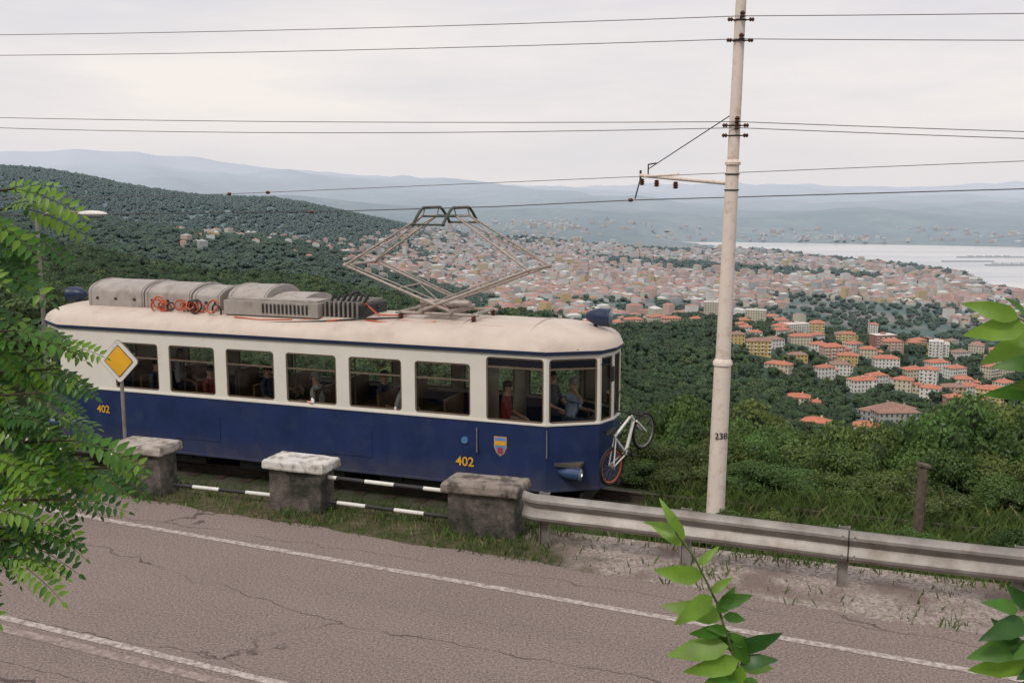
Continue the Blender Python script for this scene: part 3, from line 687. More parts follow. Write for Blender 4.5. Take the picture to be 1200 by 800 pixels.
for t in(.02,.2,.42): 
    q=arm0.lerp(arm1,1-t); b.lathe([(.02,0),(.055,.02),(.03,.04),(.055,.06),(.03,.08),(.05,.10),(.02,.12)],q+Vector((0,0,-.17)),(0,0,1),10,2)
q=arm1-al*.25; b.path([q+Vector((0,0,.03)),q+Vector((0,0,.20)),q+Vector((.12,-.12,.22))],.012,6,1)
b.tube(pz(5.95),q+Vector((0,0,.12)),.009,n=5,mi=1)
b.tube(arm1+Vector((0,0,-.05)),Vector((2.2,17.98,4.63)),.012,mi=1)
for z in(7.33,7.01,5.80,5.70):
    b.tube(pz(z),pz(z)+Vector((-.02,-.22,0)),.018,mi=1)
    c=pz(z)+Vector((0,-.16,0)); b.lathe([(.02,-.02),(.045,.0),(.03,.025),(.045,.05),(.02,.08)],c,(0,0,1),10,2)
for z in(5.60,5.75,7.0,7.3):
    b.torus(pz(z),(0,0,1),.088,.012,18,6,mi=1)
    for s_ in(-1,1): b.lathe([(.015,0),(.036,.02),(.02,.04),(.036,.06),(.015,.08)],pz(z)+Vector((s_*.12,-.06,0)),(s_,0,0),8,2); b.tube(pz(z),pz(z)+Vector((s_*.2,-.06,0)),.01,mi=1)
po=b.obj('overhead_line_pole',[M['pole'],M['dark'],M['insul']],smooth=40)
text('pole_number','238',.14,M['dark'],po,(pz(1.0).x,15.5-.146,.93),(rad(90),0,0))
def wire(name,pts,r=.008,sag=0,mat=M['wire']):
    b=MB(); P=[]
    for i in range(len(pts)-1):
        p=Vector(pts[i]); q=Vector(pts[i+1]); N=14
        for k in range(N+(i==len(pts)-2)):
            t=k/N; v=p.lerp(q,t); v.z-=sag*4*t*(1-t); P.append(v)
    b.path(P,r,5,0); return b.obj(name,[mat])
wire('contact_wire',[(-3.98-14.1,19.9+5.1,4.10),(-3.98,19.9,4.36),(-.35,18.6,4.48),(2.19,17.77,4.61),(8.05,15.75,4.80),(20,11.5,5.1)],.009,mat=mk('contact_wire_metal',(.05,.04,.04),.5,.1))
wire('messenger_wire',[(-5.76-14.1,20.5+5.1,4.4),(-5.76,20.5,4.71),(2.24,17.9,5.02),(8.05,15.75,5.23),(20,11.5,5.7)],.006)
b=MB()
for p in((-3.98,19.9,4.36),(-5.76,20.5,4.71),(-4.9,20.2,4.74),(2.1,17.8,4.61)): b.ell((p[0],p[1],p[2]+.0),(.05,.05,.035),0,8,6)
b.obj('wire_insulators',[M['insul']])
def fwire(zl,zp,zr_,sg):
    a=Vector((-10.0-9.4,20.1+3.4,zl+.35)); c=Vector((3.42,15.38,zp)); d=Vector((14.1,11.6,zr_-.35))
    wire('overhead_wire',[a,c],.0062,sag=sg); wire('overhead_wire',[c,d],.0062,sag=.03)
fwire(7.95,7.34,7.23,.12); fwire(7.52,7.01,6.83,.12); fwire(6.25,5.71,5.48,.24); fwire(6.33,5.80,5.58,.12)
# ------------------------------------------------------------ blocks and rails
capw=mk('whitewashed_cap',(.62,.60,.57),.85,.1,6,bump=.5,bscale=40,dirt=(.24,.20,.16),dscale=5,dth=(.48,.64))
capm=mk('painted_cap',(.42,.38,.34),.85,.15,6,bump=.5,bscale=40,dirt=(.15,.12,.10),dscale=5,dth=(.46,.62))
capd=mk('weathered_cap',(.26,.22,.19),.85,.2,6,bump=.5,bscale=40,dirt=(.07,.06,.05),dscale=5,dth=(.45,.6))
def block(px,py,w,h,cm,yaw=-.33,d=.50):
    b=MB()
    b.box((0,0,h/2-.05),(w-.1,d-.08,h+.1),0)
    N=8; vs=[]
    for zz,ins in((0,.0),(.03,-.012),(.12,-.008),(.15,.02)):
        for (x0,y0,x1,y1) in((-1,-1,1,-1),(1,-1,1,1),(1,1,-1,1),(-1,1,-1,-1)):
            for i in range(N):
                t=i/N; x=(x0+(x1-x0)*t)*((w+.04)/2-ins+random.uniform(-.009,.004)); y=(y0+(y1-y0)*t)*((d+.06)/2-ins+random.uniform(-.009,.004)); vs.append((x,y,h+zz+random.uniform(-.005,.005)))
    n=4*N; fs=[(k*n+i,k*n+(i+1)%n,(k+1)*n+(i+1)%n,(k+1)*n+i) for k in range(3) for i in range(n)]+[tuple(range(n))[::-1],tuple(range(3*n,4*n))]
    b.add(vs,fs,1)
    o=b.obj('concrete_barrier_block',[M['conc'],cm],bevel=.012); o.location=(px,py,0); o.rotation_euler=(random.uniform(-.01,.01),random.uniform(-.012,.012),yaw); return o
blk=[(-.36,13.56),(-3.20,14.65),(-5.85,15.5),(-8.4,16.45),(-11.0,17.4)]
for i,p in enumerate(blk): block(p[0],p[1],[1.10,.98,.92,.95,.95][i],[.60,.62,.66,.66,.66][i],[capd,capw,capm,capw,capm][i])
b=MB()
for i in range(len(blk)-1):
    p=np.array(blk[i]); q=np.array(blk[i+1]); d=(q-p); Lh=np.linalg.norm(d); d/=Lh
    for z,ph in((.52,0),(.14,1)):
        if i==1 and z>.5: continue
        s=.50; k=ph+i
        while s<Lh-.48:
            e=min(s+.48,Lh-.48); a=p+d*s; c=p+d*e; b.tube((a[0],a[1],z),(c[0],c[1],z),.030,n=10,mi=k%2); s=e; k+=1
b.obj('striped_barrier_rail',[M['white'],M['dark']],smooth=40)
# guard rail
gr=empty('guard_rail'); b=MB()
g0=np.array([.30,12.93]); g1=np.array([3.99,11.52]); gd=(g1-g0)/np.linalg.norm(g1-g0); gn=np.array([gd[1],-gd[0]])
prof=[(0,0),(.035,.015),(.085,.065),(.09,.10),(.03,.165),(.014,.20),(.03,.235),(.09,.30),(.085,.335),(.035,.385),(0,.40)]
sec_s=[-.18,-.09]+list(np.arange(0,24,.5)); vs=[]
for s in sec_s:
    w=.006*math.sin(s*1.7)+.004*math.sin(s*5)
    for (o,z) in prof:
        p=g0+gd*s+gn*(o-max(0,-s)*.5+w); vs.append((p[0],p[1],.345+z+.006*math.sin(s*1.1)))
k=len(prof); fs=[(i*k+j,(i+1)*k+j,(i+1)*k+j+1,i*k+j+1) for i in range(len(sec_s)-1) for j in range(k-1)]
b.add(vs,fs); o=b.obj('w_beam',[M['steel']],gr,smooth=25); so=o.modifiers.new('s','SOLIDIFY'); so.thickness=.006
b=MB(); ang=math.atan2(gd[1],gd[0]); R=Matrix.Rotation(ang,3,'Z')
for i in range(12):
    s=.12+i*1.92; p=g0+gd*s-gn*.085
    b.box((p[0],p[1],.30),(.12,.012,.90),0,R); b.box((p[0]+gd[0]*.06,p[1]+gd[1]*.06,.30),(.012,.08,.90),0,R); b.box((p[0]-gd[0]*.06,p[1]-gd[1]*.06,.30),(.012,.08,.90),0,R)
    q=p+gn*.05; b.box((q[0],q[1],.55),(.10,.07,.22),0,R)
    for dz in(.49,.60): c=g0+gd*s+gn*.03; b.ell((c[0],c[1],dz),(.014,.014,.014),0,8,5)
for s in np.arange(4.02,22,3.84):
    p=g0+gd*s+gn*.093
    for z in(.41,.45,.64,.69):
        for ds in(-.07,.07): c=p+gd*ds; b.ell((c[0],c[1],z),(.012,.012,.012),0,8,5)
b.obj('posts_bolts',[M['steel']],gr,smooth=30)
b=MB()
for s in(4.02,7.86):
    vs=[]
    for ss in(s-.009,s+.009):
        for (o_,z) in prof: p=g0+gd*ss+gn*(o_+.008); vs.append((p[0],p[1],.345+z+.006*math.sin(ss*1.1)))
    b.add(vs,[(j,k+j,k+j+1,j+1) for j in range(k-1)])
b.obj('beam_lap_joint',[M['dark']],gr)
b=MB(); b.tube((6.72,15.9,-1.25),(6.78,15.9,.30),.09,.075,9,0); b.box((6.78,15.9,.31),(.19,.17,.04),0,Matrix.Rotation(.2,3,'Y'))
b.obj('wooden_post',[mk('old_wood',(.12,.09,.07),.9,.4,12,bump=.6,bscale=30)],smooth=30)
# priority sign
ps=empty('priority_road_sign',(-6.42,16.05,0),rad(-14)); b=MB()
b.tube((0,.03,-1.1),(0,.03,2.02),.03,n=12); b.box((0,.02,1.9),(.1,.03,.06)); b.box((0,.02,2.12),(.1,.03,.06)); b.obj('post',[M['steel']],ps,smooth=40)
def diamond(b,r,y,th,mi,rc=.06):
    pts=[]
    for k in range(4):
        a=math.pi/2*k; c=Vector((math.cos(a),math.sin(a)))*(r-rc*1.2)
        for t in(-.6,-.3,0,.3,.6): pts.append((c.x+rc*math.cos(a+t),c.y+rc*math.sin(a+t)))
    n=len(pts); vs=[(p[0],y,2.02+p[1]) for p in pts]+[(p[0],y+th,2.02+p[1]) for p in pts]
    b.add(vs,[tuple(range(n)),tuple(range(n,2*n))[::-1]]+[(i,n+i,n+(i+1)%n,(i+1)%n) for i in range(n)],mi)
b=MB(); diamond(b,.365,-.012,.012,0); diamond(b,.355,-.016,.003,2); diamond(b,.270,-.021,.004,3,.03); diamond(b,.250,-.026,.004,1,.03)
b.obj('diamond_plate',[M['steel'],M['yellow'],M['white'],M['frame']],ps)
# street lamp
b=MB(); lz=-.42; b.tube((-11.0,23.2,-2.5),(-11.0,23.2,4.6+lz),.07,.04,12,0); b.path([(-11.0,23.2,4.55+lz),(-10.7,23.1,4.68+lz),(-10.1,22.9,4.72+lz)],.03,8,0)
b.ell((-9.45,22.6,4.68+lz),(.42,.13,.08),1,16,8,zmin=-.4,R=Matrix.Rotation(-.35,3,'Z')); b.ell((-9.4,22.58,4.63+lz),(.28,.09,.05),2,12,6,R=Matrix.Rotation(-.35,3,'Z'))
b.tube((-10.15,22.9,4.72+lz),(-9.7,22.7,4.70+lz),.03,n=8,mi=0)
b.obj('street_lamp',[M['steel'],M['white'],M['lens']],smooth=50)
# ------------------------------------------------------------ vegetation builders
def leafquads(P,N,size,asp=.6):
    n=len(P); r=rng.normal(size=(n,3)); t=np.cross(N,r); t/=np.linalg.norm(t,axis=1)[:,None]+1e-9; bt=np.cross(N,t)
    s=(size*rng.uniform(.6,1.3,n))[:,None]; fold=N*s*.18
    V=np.stack([P-t*s*.5,P+bt*s*asp*.5+fold,P+t*s*.5,P-bt*s*asp*.5+fold],1).reshape(-1,3)
    return V,np.arange(4*n).reshape(n,4)
def sph(c,r,n=8,k=6,jit=.15):
    b=MB(); b.ell(c,(r[0],r[1],r[2]),0,n,k,jit=jit); return np.array(b.v),np.array(b.f)
def crown(name,nleaf,lsize,nl,seed,rx=.34,rz=.33,cz=.6,leafmat=None,coremat=None,trunk=True,lr=(.11,.19),parent=None,bias=.3,shell=(.72,1.12),coref=.8):
    global rng
    rng=np.random.default_rng(seed); random.seed(seed)
    c=rng.normal(size=(nl,3)); c/=np.linalg.norm(c,axis=1)[:,None]; c*=rng.uniform(.35,1,nl)[:,None]**.5
    c*=np.array([rx,rx,rz])*.72; c[:,2]+=cz; R=rng.uniform(lr[0],lr[1],nl)
    li=rng.choice(nl,nleaf,p=R**2/np.sum(R**2)); d=rng.normal(size=(nleaf,3)); d[:,2]+=bias; d/=np.linalg.norm(d,axis=1)[:,None]
    P=c[li]+d*(R[li]*rng.uniform(shell[0],shell[1],nleaf))[:,None]*np.array([1,1,.8]); N=d+rng.normal(size=(nleaf,3))*.5; N/=np.linalg.norm(N,axis=1)[:,None]
    V,F=leafquads(P,N,lsize); MI=[0]*len(F); Vs=[V];Fs=[F]; off=len(V)
    for i in range(nl):  # dark solid core added inside each leaf clump to block light
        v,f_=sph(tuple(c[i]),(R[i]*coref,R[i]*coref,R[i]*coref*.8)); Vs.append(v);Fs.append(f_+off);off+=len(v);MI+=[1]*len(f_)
    if trunk:
        b=MB(); b.tube((0,0,-.08),(.01,.0,.3),.028,.02,7); b.tube((.01,0,.3),(0,.01,cz+.1),.02,.008,6)
        for i in range(0,min(nl,7)): b.tube((.01,0,.25+.03*i),tuple(c[i]),.012,.004,5)
        q=[x for x in b.f if len(x)==4]; Vs.append(np.array(b.v)); Fs.append(np.array(q)+off); MI+=[2]*len(q)
    return npmesh(name,np.concatenate(Vs),np.concatenate(Fs),[leafmat or M['leafn'],coremat or M['core'],M['bark']],MI,parent)
def instancer(name,P,scale,child,parent):
    n=len(P); a=np.random.default_rng(len(P)).uniform(0,6.28,n); s=scale/2; V=[]
    for k in range(4):
        t=a+k*math.pi/2+math.pi/4; V.append(np.stack([P[:,0]+np.cos(t)*s*1.4142,P[:,1]+np.sin(t)*s*1.4142,P[:,2]],1))
    V=np.stack(V,1).reshape(-1,3); o=npmesh(name,V,np.arange(4*n).reshape(n,4),[],None,parent)
    child.parent=o; o.instance_type='FACES'; o.use_instance_faces_scale=True; o.instance_faces_scale=1.; o.show_instancer_for_render=False; o.show_instancer_for_viewport=False
    return o
# ------------------------------------------------------------ buildings
BM={}
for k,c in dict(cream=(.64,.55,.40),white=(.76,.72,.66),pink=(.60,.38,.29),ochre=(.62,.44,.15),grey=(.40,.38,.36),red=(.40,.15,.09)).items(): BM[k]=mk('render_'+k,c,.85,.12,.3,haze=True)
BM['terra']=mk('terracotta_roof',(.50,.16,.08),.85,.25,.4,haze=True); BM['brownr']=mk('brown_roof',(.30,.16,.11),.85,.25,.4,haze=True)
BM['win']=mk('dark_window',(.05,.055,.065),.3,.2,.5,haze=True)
occupied=[]
def building(name,X,Y,w,d,fl,yaw,wall,roof,flat=False,shape=0):
    z=float(terrain(X,Y))-1.5; h=fl*3.1+1.5; b=MB()
    def body(cx,cy,w,d,h,hip):
        b.mm(cx-w/2,cx+w/2,cy-d/2,cy+d/2,0,h,0)
        nf=int((h-1.5)/3.1)
        for (ux,uy,nx_,ny_,half,ln) in((1,0,0,-1,d/2,w),(1,0,0,1,d/2,w),(0,1,1,0,w/2,d),(0,1,-1,0,w/2,d)):
            nc=max(2,int(ln/2.9))
            for i in range(nc):
                t=-ln/2+ln*(i+.5)/nc
                for k in range(nf):
                    zz=1.5+k*3.1+.9; o=half+.07; q=[]
                    for (a,c_) in((-.55,0),(.55,0),(.55,1.5),(-.55,1.5)): q.append((cx+ux*(t+a)+nx_*o,cy+uy*(t+a)+ny_*o,zz+c_))
                    b.add(q,[(0,1,2,3)],2)
            if fl>=4 and ny_==-1:
                for k in range(1,nf):
                    for i in range(0,nc,2):
                        t=-ln/2+ln*(i+.5)/nc; b.box((cx+t,cy-half-.6,1.5+k*3.1+.45),(2.6,1.1,.9),3)
        e=.6
        if hip:
            rh=min(w,d)*.22; k=max(w,d)/2-min(w,d)/2
            r0=(cx-k,cy,h+rh) if w>=d else (cx,cy-k,h+rh); r1=(cx+k,cy,h+rh) if w>=d else (cx,cy+k,h+rh)
            x0,x1,y0,y1=cx-w/2-e,cx+w/2+e,cy-d/2-e,cy+d/2+e
            V=[(x0,y0,h+.02),(x1,y0,h+.02),(x1,y1,h+.02),(x0,y1,h+.02),r0,r1]
            if w>=d: Fq=[(0,1,5,4),(1,2,5),(2,3,4,5),(3,0,4)]
            else: Fq=[(0,1,4),(1,2,5,4),(2,3,5),(3,0,4,5)]
            b.add(V,Fq+[(3,2,1,0)],1)
            b.box((cx+w*.2,cy+d*.1,h+rh*.8),(.9,.9,1.8),0)
        else:
            b.mm(cx-w/2-.3,cx+w/2+.3,cy-d/2-.3,cy+d/2+.3,h+.0,h+.5,3); b.mm(cx-2,cx+2,cy-2,cy+2,h+.5,h+2.6,0)
    body(0,0,w,d,h,not flat)
    if shape: body(w*.5+w*.22,d*.15,w*.44,d*.75,h-3.1,not flat)
    o=b.obj(name,[wall,roof,BM['win'],BM['white']]); o.location=(X,Y,z); o.rotation_euler=(0,0,yaw); occupied.append((X,Y,max(w,d)*.8))
def U(x,D): return (x-600)/1167*1.01*D
random.seed(99)
specs=[
(833,1330,20,14,7,'cream','brownr',1),(847,1350,16,12,5,'pink','terra',0),(885,1280,26,13,5,'cream','brownr',1),(903,1350,20,14,4,'white','terra',0),
(933,1200,30,14,4,'white','brownr',1),(957,1130,17,15,7,'ochre','terra',0),(988,1150,18,14,4,'ochre','brownr',0),(1035,1080,24,15,5,'red','brownr',1),(1046,1030,20,13,4,'pink','terra',0),
(915,1060,18,12,3,'white','terra',0),(938,1010,22,13,3,'cream','terra',0),(960,960,16,12,3,'white','terra',0),(976,930,20,14,4,'pink','terra',0),(995,900,18,12,3,'ochre','terra',0),
(1000,1010,17,12,3,'white','terra',0),(1018,960,16,12,3,'cream','terra',0),(1040,900,22,13,3,'white','terra',0),(1072,860,18,12,3,'cream','terra',0),(1098,1050,14,14,6,'white','brownr',1),(1100,960,22,13,3,'white','terra',0),
(1122,930,18,12,4,'white','terra',0),(1132,880,16,12,3,'cream','terra',0),(1140,820,14,12,3,'white','terra',0),(990,850,14,11,2,'cream','terra',0),(1030,800,15,11,2,'white','terra',0),(885,1010,13,10,2,'white','terra',0),
(868,1090,12,10,2,'pink','terra',0),(938,620,15,10,2,'cream','terra',0),(961,460,12,9,3,'cream','terra',0),(1021,420,10,8,3,'white','terra',0),(1040,570,30,13,3,'grey','brownr',0),(1055,555,24,12,3,'grey','brownr',0),
(664,1100,16,12,4,'white','brownr',1),(690,1020,14,10,3,'cream','terra',0),(742,1150,22,12,4,'pink','terra',0),(768,1180,20,12,4,'cream','terra',0),(786,1160,22,12,3,'pink','terra',0),(722,1100,14,12,3,'white','terra',0),(562,560,14,9,2,'white','terra',0),(572,700,12,9,2,'cream','terra',0),
(650,1000,11,9,2,'pink','terra',0),(815,1180,14,10,2,'cream','terra',0),(1180,900,16,12,3,'white','terra',0),(1165,980,18,12,4,'cream','terra',0),
(1010,740,15,11,3,'white','terra',0),(1062,760,14,11,3,'cream','terra',0),(1095,740,14,11,3,'white','terra',0),(1125,720,15,11,3,'pink','terra',0),(968,790,14,10,3,'white','terra',0)]
for i,(x,D,w,d,fl,wa,ro,flt) in enumerate(specs):
    building('apartment_building' if fl>=4 else 'house',U(x,D),D,w,d,fl,random.uniform(-.6,.6),BM[wa],BM[ro],bool(flt),shape=int(i%3==0))
for i in range(70):
    x=random.uniform(845,1190); D=random.uniform(760,1450)
    X=U(x,D)
    if any(math.hypot(X-a,D-c)<r+12 for a,c,r in occupied): continue
    fl=random.choice([2,3,3,4,5]); building('apartment_building' if fl>=4 else 'house',X,D,random.uniform(12,22),random.uniform(10,14),fl,random.uniform(-.7,.7),BM[random.choice(['cream','white','pink','white','ochre'])],BM['terra' if random.random()<.75 else 'brownr'])
# distant city
crng=np.random.default_rng(5); mats=[BM[k] for k in('cream','white','pink','ochre','grey','terra','brownr')]
Vs=[];Fs=[];MI=[];off=0
N=30000; D=np.sqrt(crng.uniform(2150**2,7000**2,N)); u=crng.uniform(-.22,.62,N); X=u*D; Z=terrain(X,D)
nr,fr=shore(u); dn=np.sin(X/310+2)+np.sin(D/270+X/500)+np.sin((X+D)/170)*.7
keep=np.where(D<4500,1.,np.clip(1-(D-4500)/1300,.07,1))*np.where(D<2900,.5,1)*np.clip((u+.20)/.22+.15,.05,1)
ok=(Z<-185)&(Z>-325)&(dn>-1.05)&~((D>nr-25)&(D<fr+20)&(u>.15))&(crng.random(N)<keep)&((u>-.02)|(D>2900))
nl_=70; Dl=crng.uniform(2250,2900,nl_); ul=crng.uniform(-.34,-.12,nl_); Xl=ul*Dl
D=np.concatenate([D[ok],Dl]);X=np.concatenate([X[ok],Xl]);Z=np.concatenate([Z[ok],terrain(Xl,Dl)+5])
for x,y,z in zip(X,D,Z):
    nsh=float(shore(x/y)[0]); low=(x/y>.15) and (y>nsh-350) and (y<nsh)
    w=crng.uniform(14,38); d=crng.uniform(12,20); h=crng.uniform(9,22) if crng.random()<.93 else crng.uniform(25,42); a=.35+(.0 if crng.random()<.7 else crng.uniform(-1,1))+ (1.57 if crng.random()<.5 else 0)
    if low: h=min(h,10)
    if z>-190: w*=.6; h*=.7
    c,s=math.cos(a),math.sin(a); P=[]
    for zz in(0,h):
        for (px,py) in((-w/2,-d/2),(w/2,-d/2),(w/2,d/2),(-w/2,d/2)): P.append((x+px*c-py*s,y+px*s+py*c,z-3+zz))
    for px in(-w/2+d/2,w/2-d/2): P.append((x+px*c,y+px*s,z-3+h+d*.22))
    Vs+=P; o=off; m=int(crng.choice([0,1,1,1,2,2,3,4])); rf=int(crng.choice([5,5,5,6,6,1,4]))
    Fs+=[(o,o+1,o+5,o+4),(o+1,o+2,o+6,o+5),(o+2,o+3,o+7,o+6),(o+3,o,o+4,o+7),(o+4,o+5,o+9,o+8),(o+5,o+6,o+9),(o+6,o+7,o+8,o+9),(o+7,o+4,o+8)]
    MI+=[m]*4+[rf]*4; off+=10
me=bpy.data.meshes.new('distant_city'); me.from_pydata(Vs,[],Fs)
for m in mats: me.materials.append(m)
me.polygons.foreach_set('material_index',MI); me.update(); S.collection.objects.link(bpy.data.objects.new('distant_city',me))
b=MB(); b.box((2400,5000,-318),(330,30,6),0); b.box((2330,4450,-318),(420,40,6),0); b.box((2150,4700,-318),(240,26,6),0)
for i in range(9): b.box((2160+i*42,4450,-312),(26,22,9),1)
for i in range(5): b.box((2300+i*45,5000,-313),(26,16,7),1)
b.obj('harbour_pier',[BM['grey'],BM['white']])
# ------------------------------------------------------------ forest
forest=empty('forest')
frng=np.random.default_rng(11)
def scatter(n,D0,D1,u0=-.72,u1=.72,smin=7,smax=11,sink=.0):
    D=np.sqrt(frng.uniform(D0**2,D1**2,n)); u=frng.uniform(u0,u1,n); X=u*D; Z=terrain(X,D); s=frng.uniform(smin,smax,n)
    nn=(X-A[0])*n_[0]+(D-A[1])*n_[1]; ok=(nn>9)&((D>95)|(u<-.36))
    for a,c,r in occupied:
        dd=np.hypot(X-a,D-c); front=(np.abs(X-a-(D-c)*a/c)<r*.8)&(c-D>0)&(c-D<50)
        ok&=(dd>r*.75)&~(front&(frng.random(n)<.9))
    sub=(u>.2)&(u<.5)&(D>750)&(D<1450); ok&=~(sub&(frng.random(n)<.4))
    return np.stack([X,D,Z-s*sink],1)[ok],s[ok],u[ok]
near_c=[crown('tree_crown_near',4200,.038,22,21+i,rz=.36,lr=(.09,.17)) for i in range(2)]
P,s,u=scatter(420,40,170,smin=6,smax=9,sink=.14)
for i in range(2): instancer('near_trees',P[i::2],s[i::2],near_c[i],forest)
mid_c=[crown('tree_crown_mid',1300,.062,16,31+i) for i in range(3)]
P,s,u=scatter(5600,150,560,smin=6.5,smax=11.5,sink=.15)
for i in range(3): instancer('mid_trees',P[i::3],s[i::3],mid_c[i],forest)
far_c=[crown('tree_crown_far',420,.11,11,41+i) for i in range(3)]
P,s,u=scatter(23000,540,1700,smin=8,smax=14,sink=.2)
for i in range(3): instancer('far_trees',P[i::3],s[i::3],far_c[i],forest)
P,s,u=scatter(26000,1650,3700,smin=14,smax=26,sink=.35); k=(P[:,2]>-300)|(frng.random(len(P))<.22); P=P[k];s=s[k]
fc=crown('tree_crown_distant',240,.15,10,55,rx=.42,lr=(.14,.22)); instancer('distant_trees',P,s,fc,forest)
P,s,u=scatter(20000,3700,5600,u0=-.6,smin=20,smax=38,sink=.45); nr,fr=shore(u); k=~((P[:,1]>nr-60)&(P[:,1]<fr+30)&(u>.15))&((u<-.08)|(frng.random(len(u))<.4)); P=P[k];s=s[k]
fc=crown('tree_crown_distant',200,.16,9,57,rx=.44,lr=(.14,.22)); instancer('distant_trees',P,s,fc,forest)
# trackside shrubs
protos=[crown('shrub',11000,.032,42,70+i,rx=.52,rz=.42,cz=.38,leafmat=M['shrub'],coremat=M['shrubcore'],lr=(.05,.18),bias=.4,shell=(.7,1.25),coref=.72) for i in range(3)]
first=[True]*3; random.seed(3)
def put(x,y,ztop,size,k):
    zb=float(terrain(x,y))-.3
    if first[k]: o=protos[k]; first[k]=False
    else: o=bpy.data.objects.new('shrub',protos[k].data); S.collection.objects.link(o)
    o.location=(x,y,zb); h=(ztop-zb)/.86; o.scale=(size,size,h); o.rotation_euler=(0,0,random.uniform(0,6.28))
k=0
for i in range(20):
    s=1.0+i*.76
    for (nn,zt_,sz) in((3.3,-.50,1.7),(4.7,-.32,2.3),(6.4,-.16,2.7),(8.4,-.30,3.1)):
        q=A+f*(s+random.uniform(-.3,.3))+n_*(nn+random.uniform(-.3,.3))
        put(q[0],q[1],zt_+random.uniform(-.4,.3),sz*random.uniform(.8,1.15),k%3); k+=1
for i in range(30):
    q=A+f*(3.2+i*.42)+n_*random.uniform(-.95,-.35); put(q[0],q[1],random.uniform(-.5,-.08)+.012*i,random.uniform(.9,1.6),k%3); k+=1
for (x,y,zt_,sz) in((9.8,21.5,.80,3.2),(11.2,20.6,.6,3.),(10.9,22.5,.7,3.5),(12.6,20.0,.3,3.)): put(x,y,zt_,sz,k%3); k+=1
for i in range(12):
    q=A+f*(-13+i*1.2)+n_*5.2; put(q[0],q[1],-.1,2.6,k%3); k+=1
# ------------------------------------------------------------ foreground plants
def ov_leaf(b,base,tip,W_,nrm,mi,fold=.25,curl=.15,K=9):
    base=Vector(base); tip=Vector(tip); d=tip-base; Lx=d.length; d.normalize(); n=Vector(nrm); n=(n-d*n.dot(d)).normalized(); sd=d.cross(n); vs=[]
    for i in range(K+1):
        t=i/K; w=W_*.5*(math.sin(math.pi*min(1,t**.75))**.8)*(1-.25*t) if 0<t<1 else 0.0005
        c=base+d*Lx*t-n*curl*Lx*(t-.3)**2
        wob=1+.06*math.sin(i*4.1)
        vs+= [c-sd*w*wob+n*w*fold,c,c+sd*w*wob+n*w*fold]
    fs=[]
    for i in range(K):
        a=i*3; fs+=[(a,a+1,a+4,a+3),(a+1,a+2,a+5,a+4)]
    b.add(vs,fs,mi)
random.seed(12)
def pinnate(b,base,dr,Lr,np_=8,mi0=0):
    base=Vector(base); d=Vector(dr).normalized(); P=[base]
    for i in range(np_+2):
        d=(d+Vector((0,0,-.055))).normalized(); P.append(P[-1]+d*Lr/(np_+2))
    b.path(P,.0022,4,3,r2=.001)
    u0=Vector((random.uniform(-.3,.3),-.55+random.uniform(-.4,.4),.8)).normalized()
    for i in range(1,len(P)):
        dd=(P[i]-P[i-1]).normalized(); sd=dd.cross(u0).normalized(); n=sd.cross(dd)
        fl=Lr*.22*math.sin(math.pi*(.18+.70*i/len(P)))*random.uniform(.85,1.1); mi=mi0 if random.random()<.7 else random.choice([0,1,2])
        for s_ in ((1,-1) if i<len(P)-1 else (0,)):
            dv=(sd*s_+dd*(.35 if s_ else 1)+n*random.uniform(-.25,.15)).normalized()
            ov_leaf(b,P[i]+dv*.003,P[i]+dv*(fl+.004),fl*.50,n+Vector((random.uniform(-.2,.2),)*3),mi,.15,.2,6)
tree=empty('locust_tree'); b=MB(); w=MB()
w.path([(-2.55,3.5,1.6),(-2.5,3.5,2.6),(-2.42,3.45,3.4),(-2.38,3.45,4.2),(-2.2,3.4,4.9),(-2.1,3.4,5.4)],.06,9,0,r2=.02)
tips=[(-1.58,3.2,4.76,.2),(-1.62,3.3,4.70,.2),(-1.60,3.3,4.62,.2),(-1.70,3.1,4.56,.2),(-1.80,3.2,4.46,.15),(-1.66,3.2,4.36,.2),(-1.56,3.1,4.32,.22),(-1.50,3.2,4.26,.22),(-1.48,3.2,4.18,.22),(-1.54,3.2,4.10,.22),
(-1.50,3.2,4.02,.22),(-1.44,3.2,3.94,.22),(-1.40,3.3,3.87,.22),(-1.38,3.3,3.82,.22),(-1.46,3.2,3.74,.22),(-1.58,3.2,3.64,.2),(-1.64,3.2,3.54,.2),(-1.72,3.3,4.14,.2),(-1.75,3.2,4.02,.2),(-1.70,3.2,3.88,.2),(-1.72,3.1,3.74,.2),(-1.80,3.4,4.32,.2),(-1.85,3.3,4.66,.2),(-1.62,3.4,3.98,.2),(-1.60,3.4,3.8,.2),(-1.66,3.3,4.24,.2),(-1.70,3.2,4.68,.2),(-1.66,3.2,3.60,.2),(-1.68,3.2,4.50,.2)]
for (x,y,z,lr_) in tips:
    t=Vector((x,y,z)); s=Vector((-2.4,3.45,t.z-.25)); mid=s.lerp(t,.5)+Vector((0,0,.08)); w.path([s,mid,t],.010,6,0,r2=.003)
    m0=random.choice([0,0,2,1]) if t.z>4.3 else random.choice([0,1,1,2])
    for i in range(8):
        k=.42+.58*i/7; p=s.lerp(t,k)+Vector((0,0,.08*4*k*(1-k)*.5)); a=random.uniform(-1.2,.8)
        dr=Vector((math.cos(a),random.uniform(-.5,.5),math.sin(a)*.9-.1))
        if i==7: dr=Vector((.9,random.uniform(-.3,.3),random.uniform(-.5,.1)))
        pinnate(b,p,dr,random.uniform(.15,.25),random.choice([6,7,8]),m0)
b.obj('leaves',[M['leafa'],M['leafb'],M['leafc'],M['stem']],tree); w.obj('trunk_and_branches',[M['twig']],tree,smooth=60)
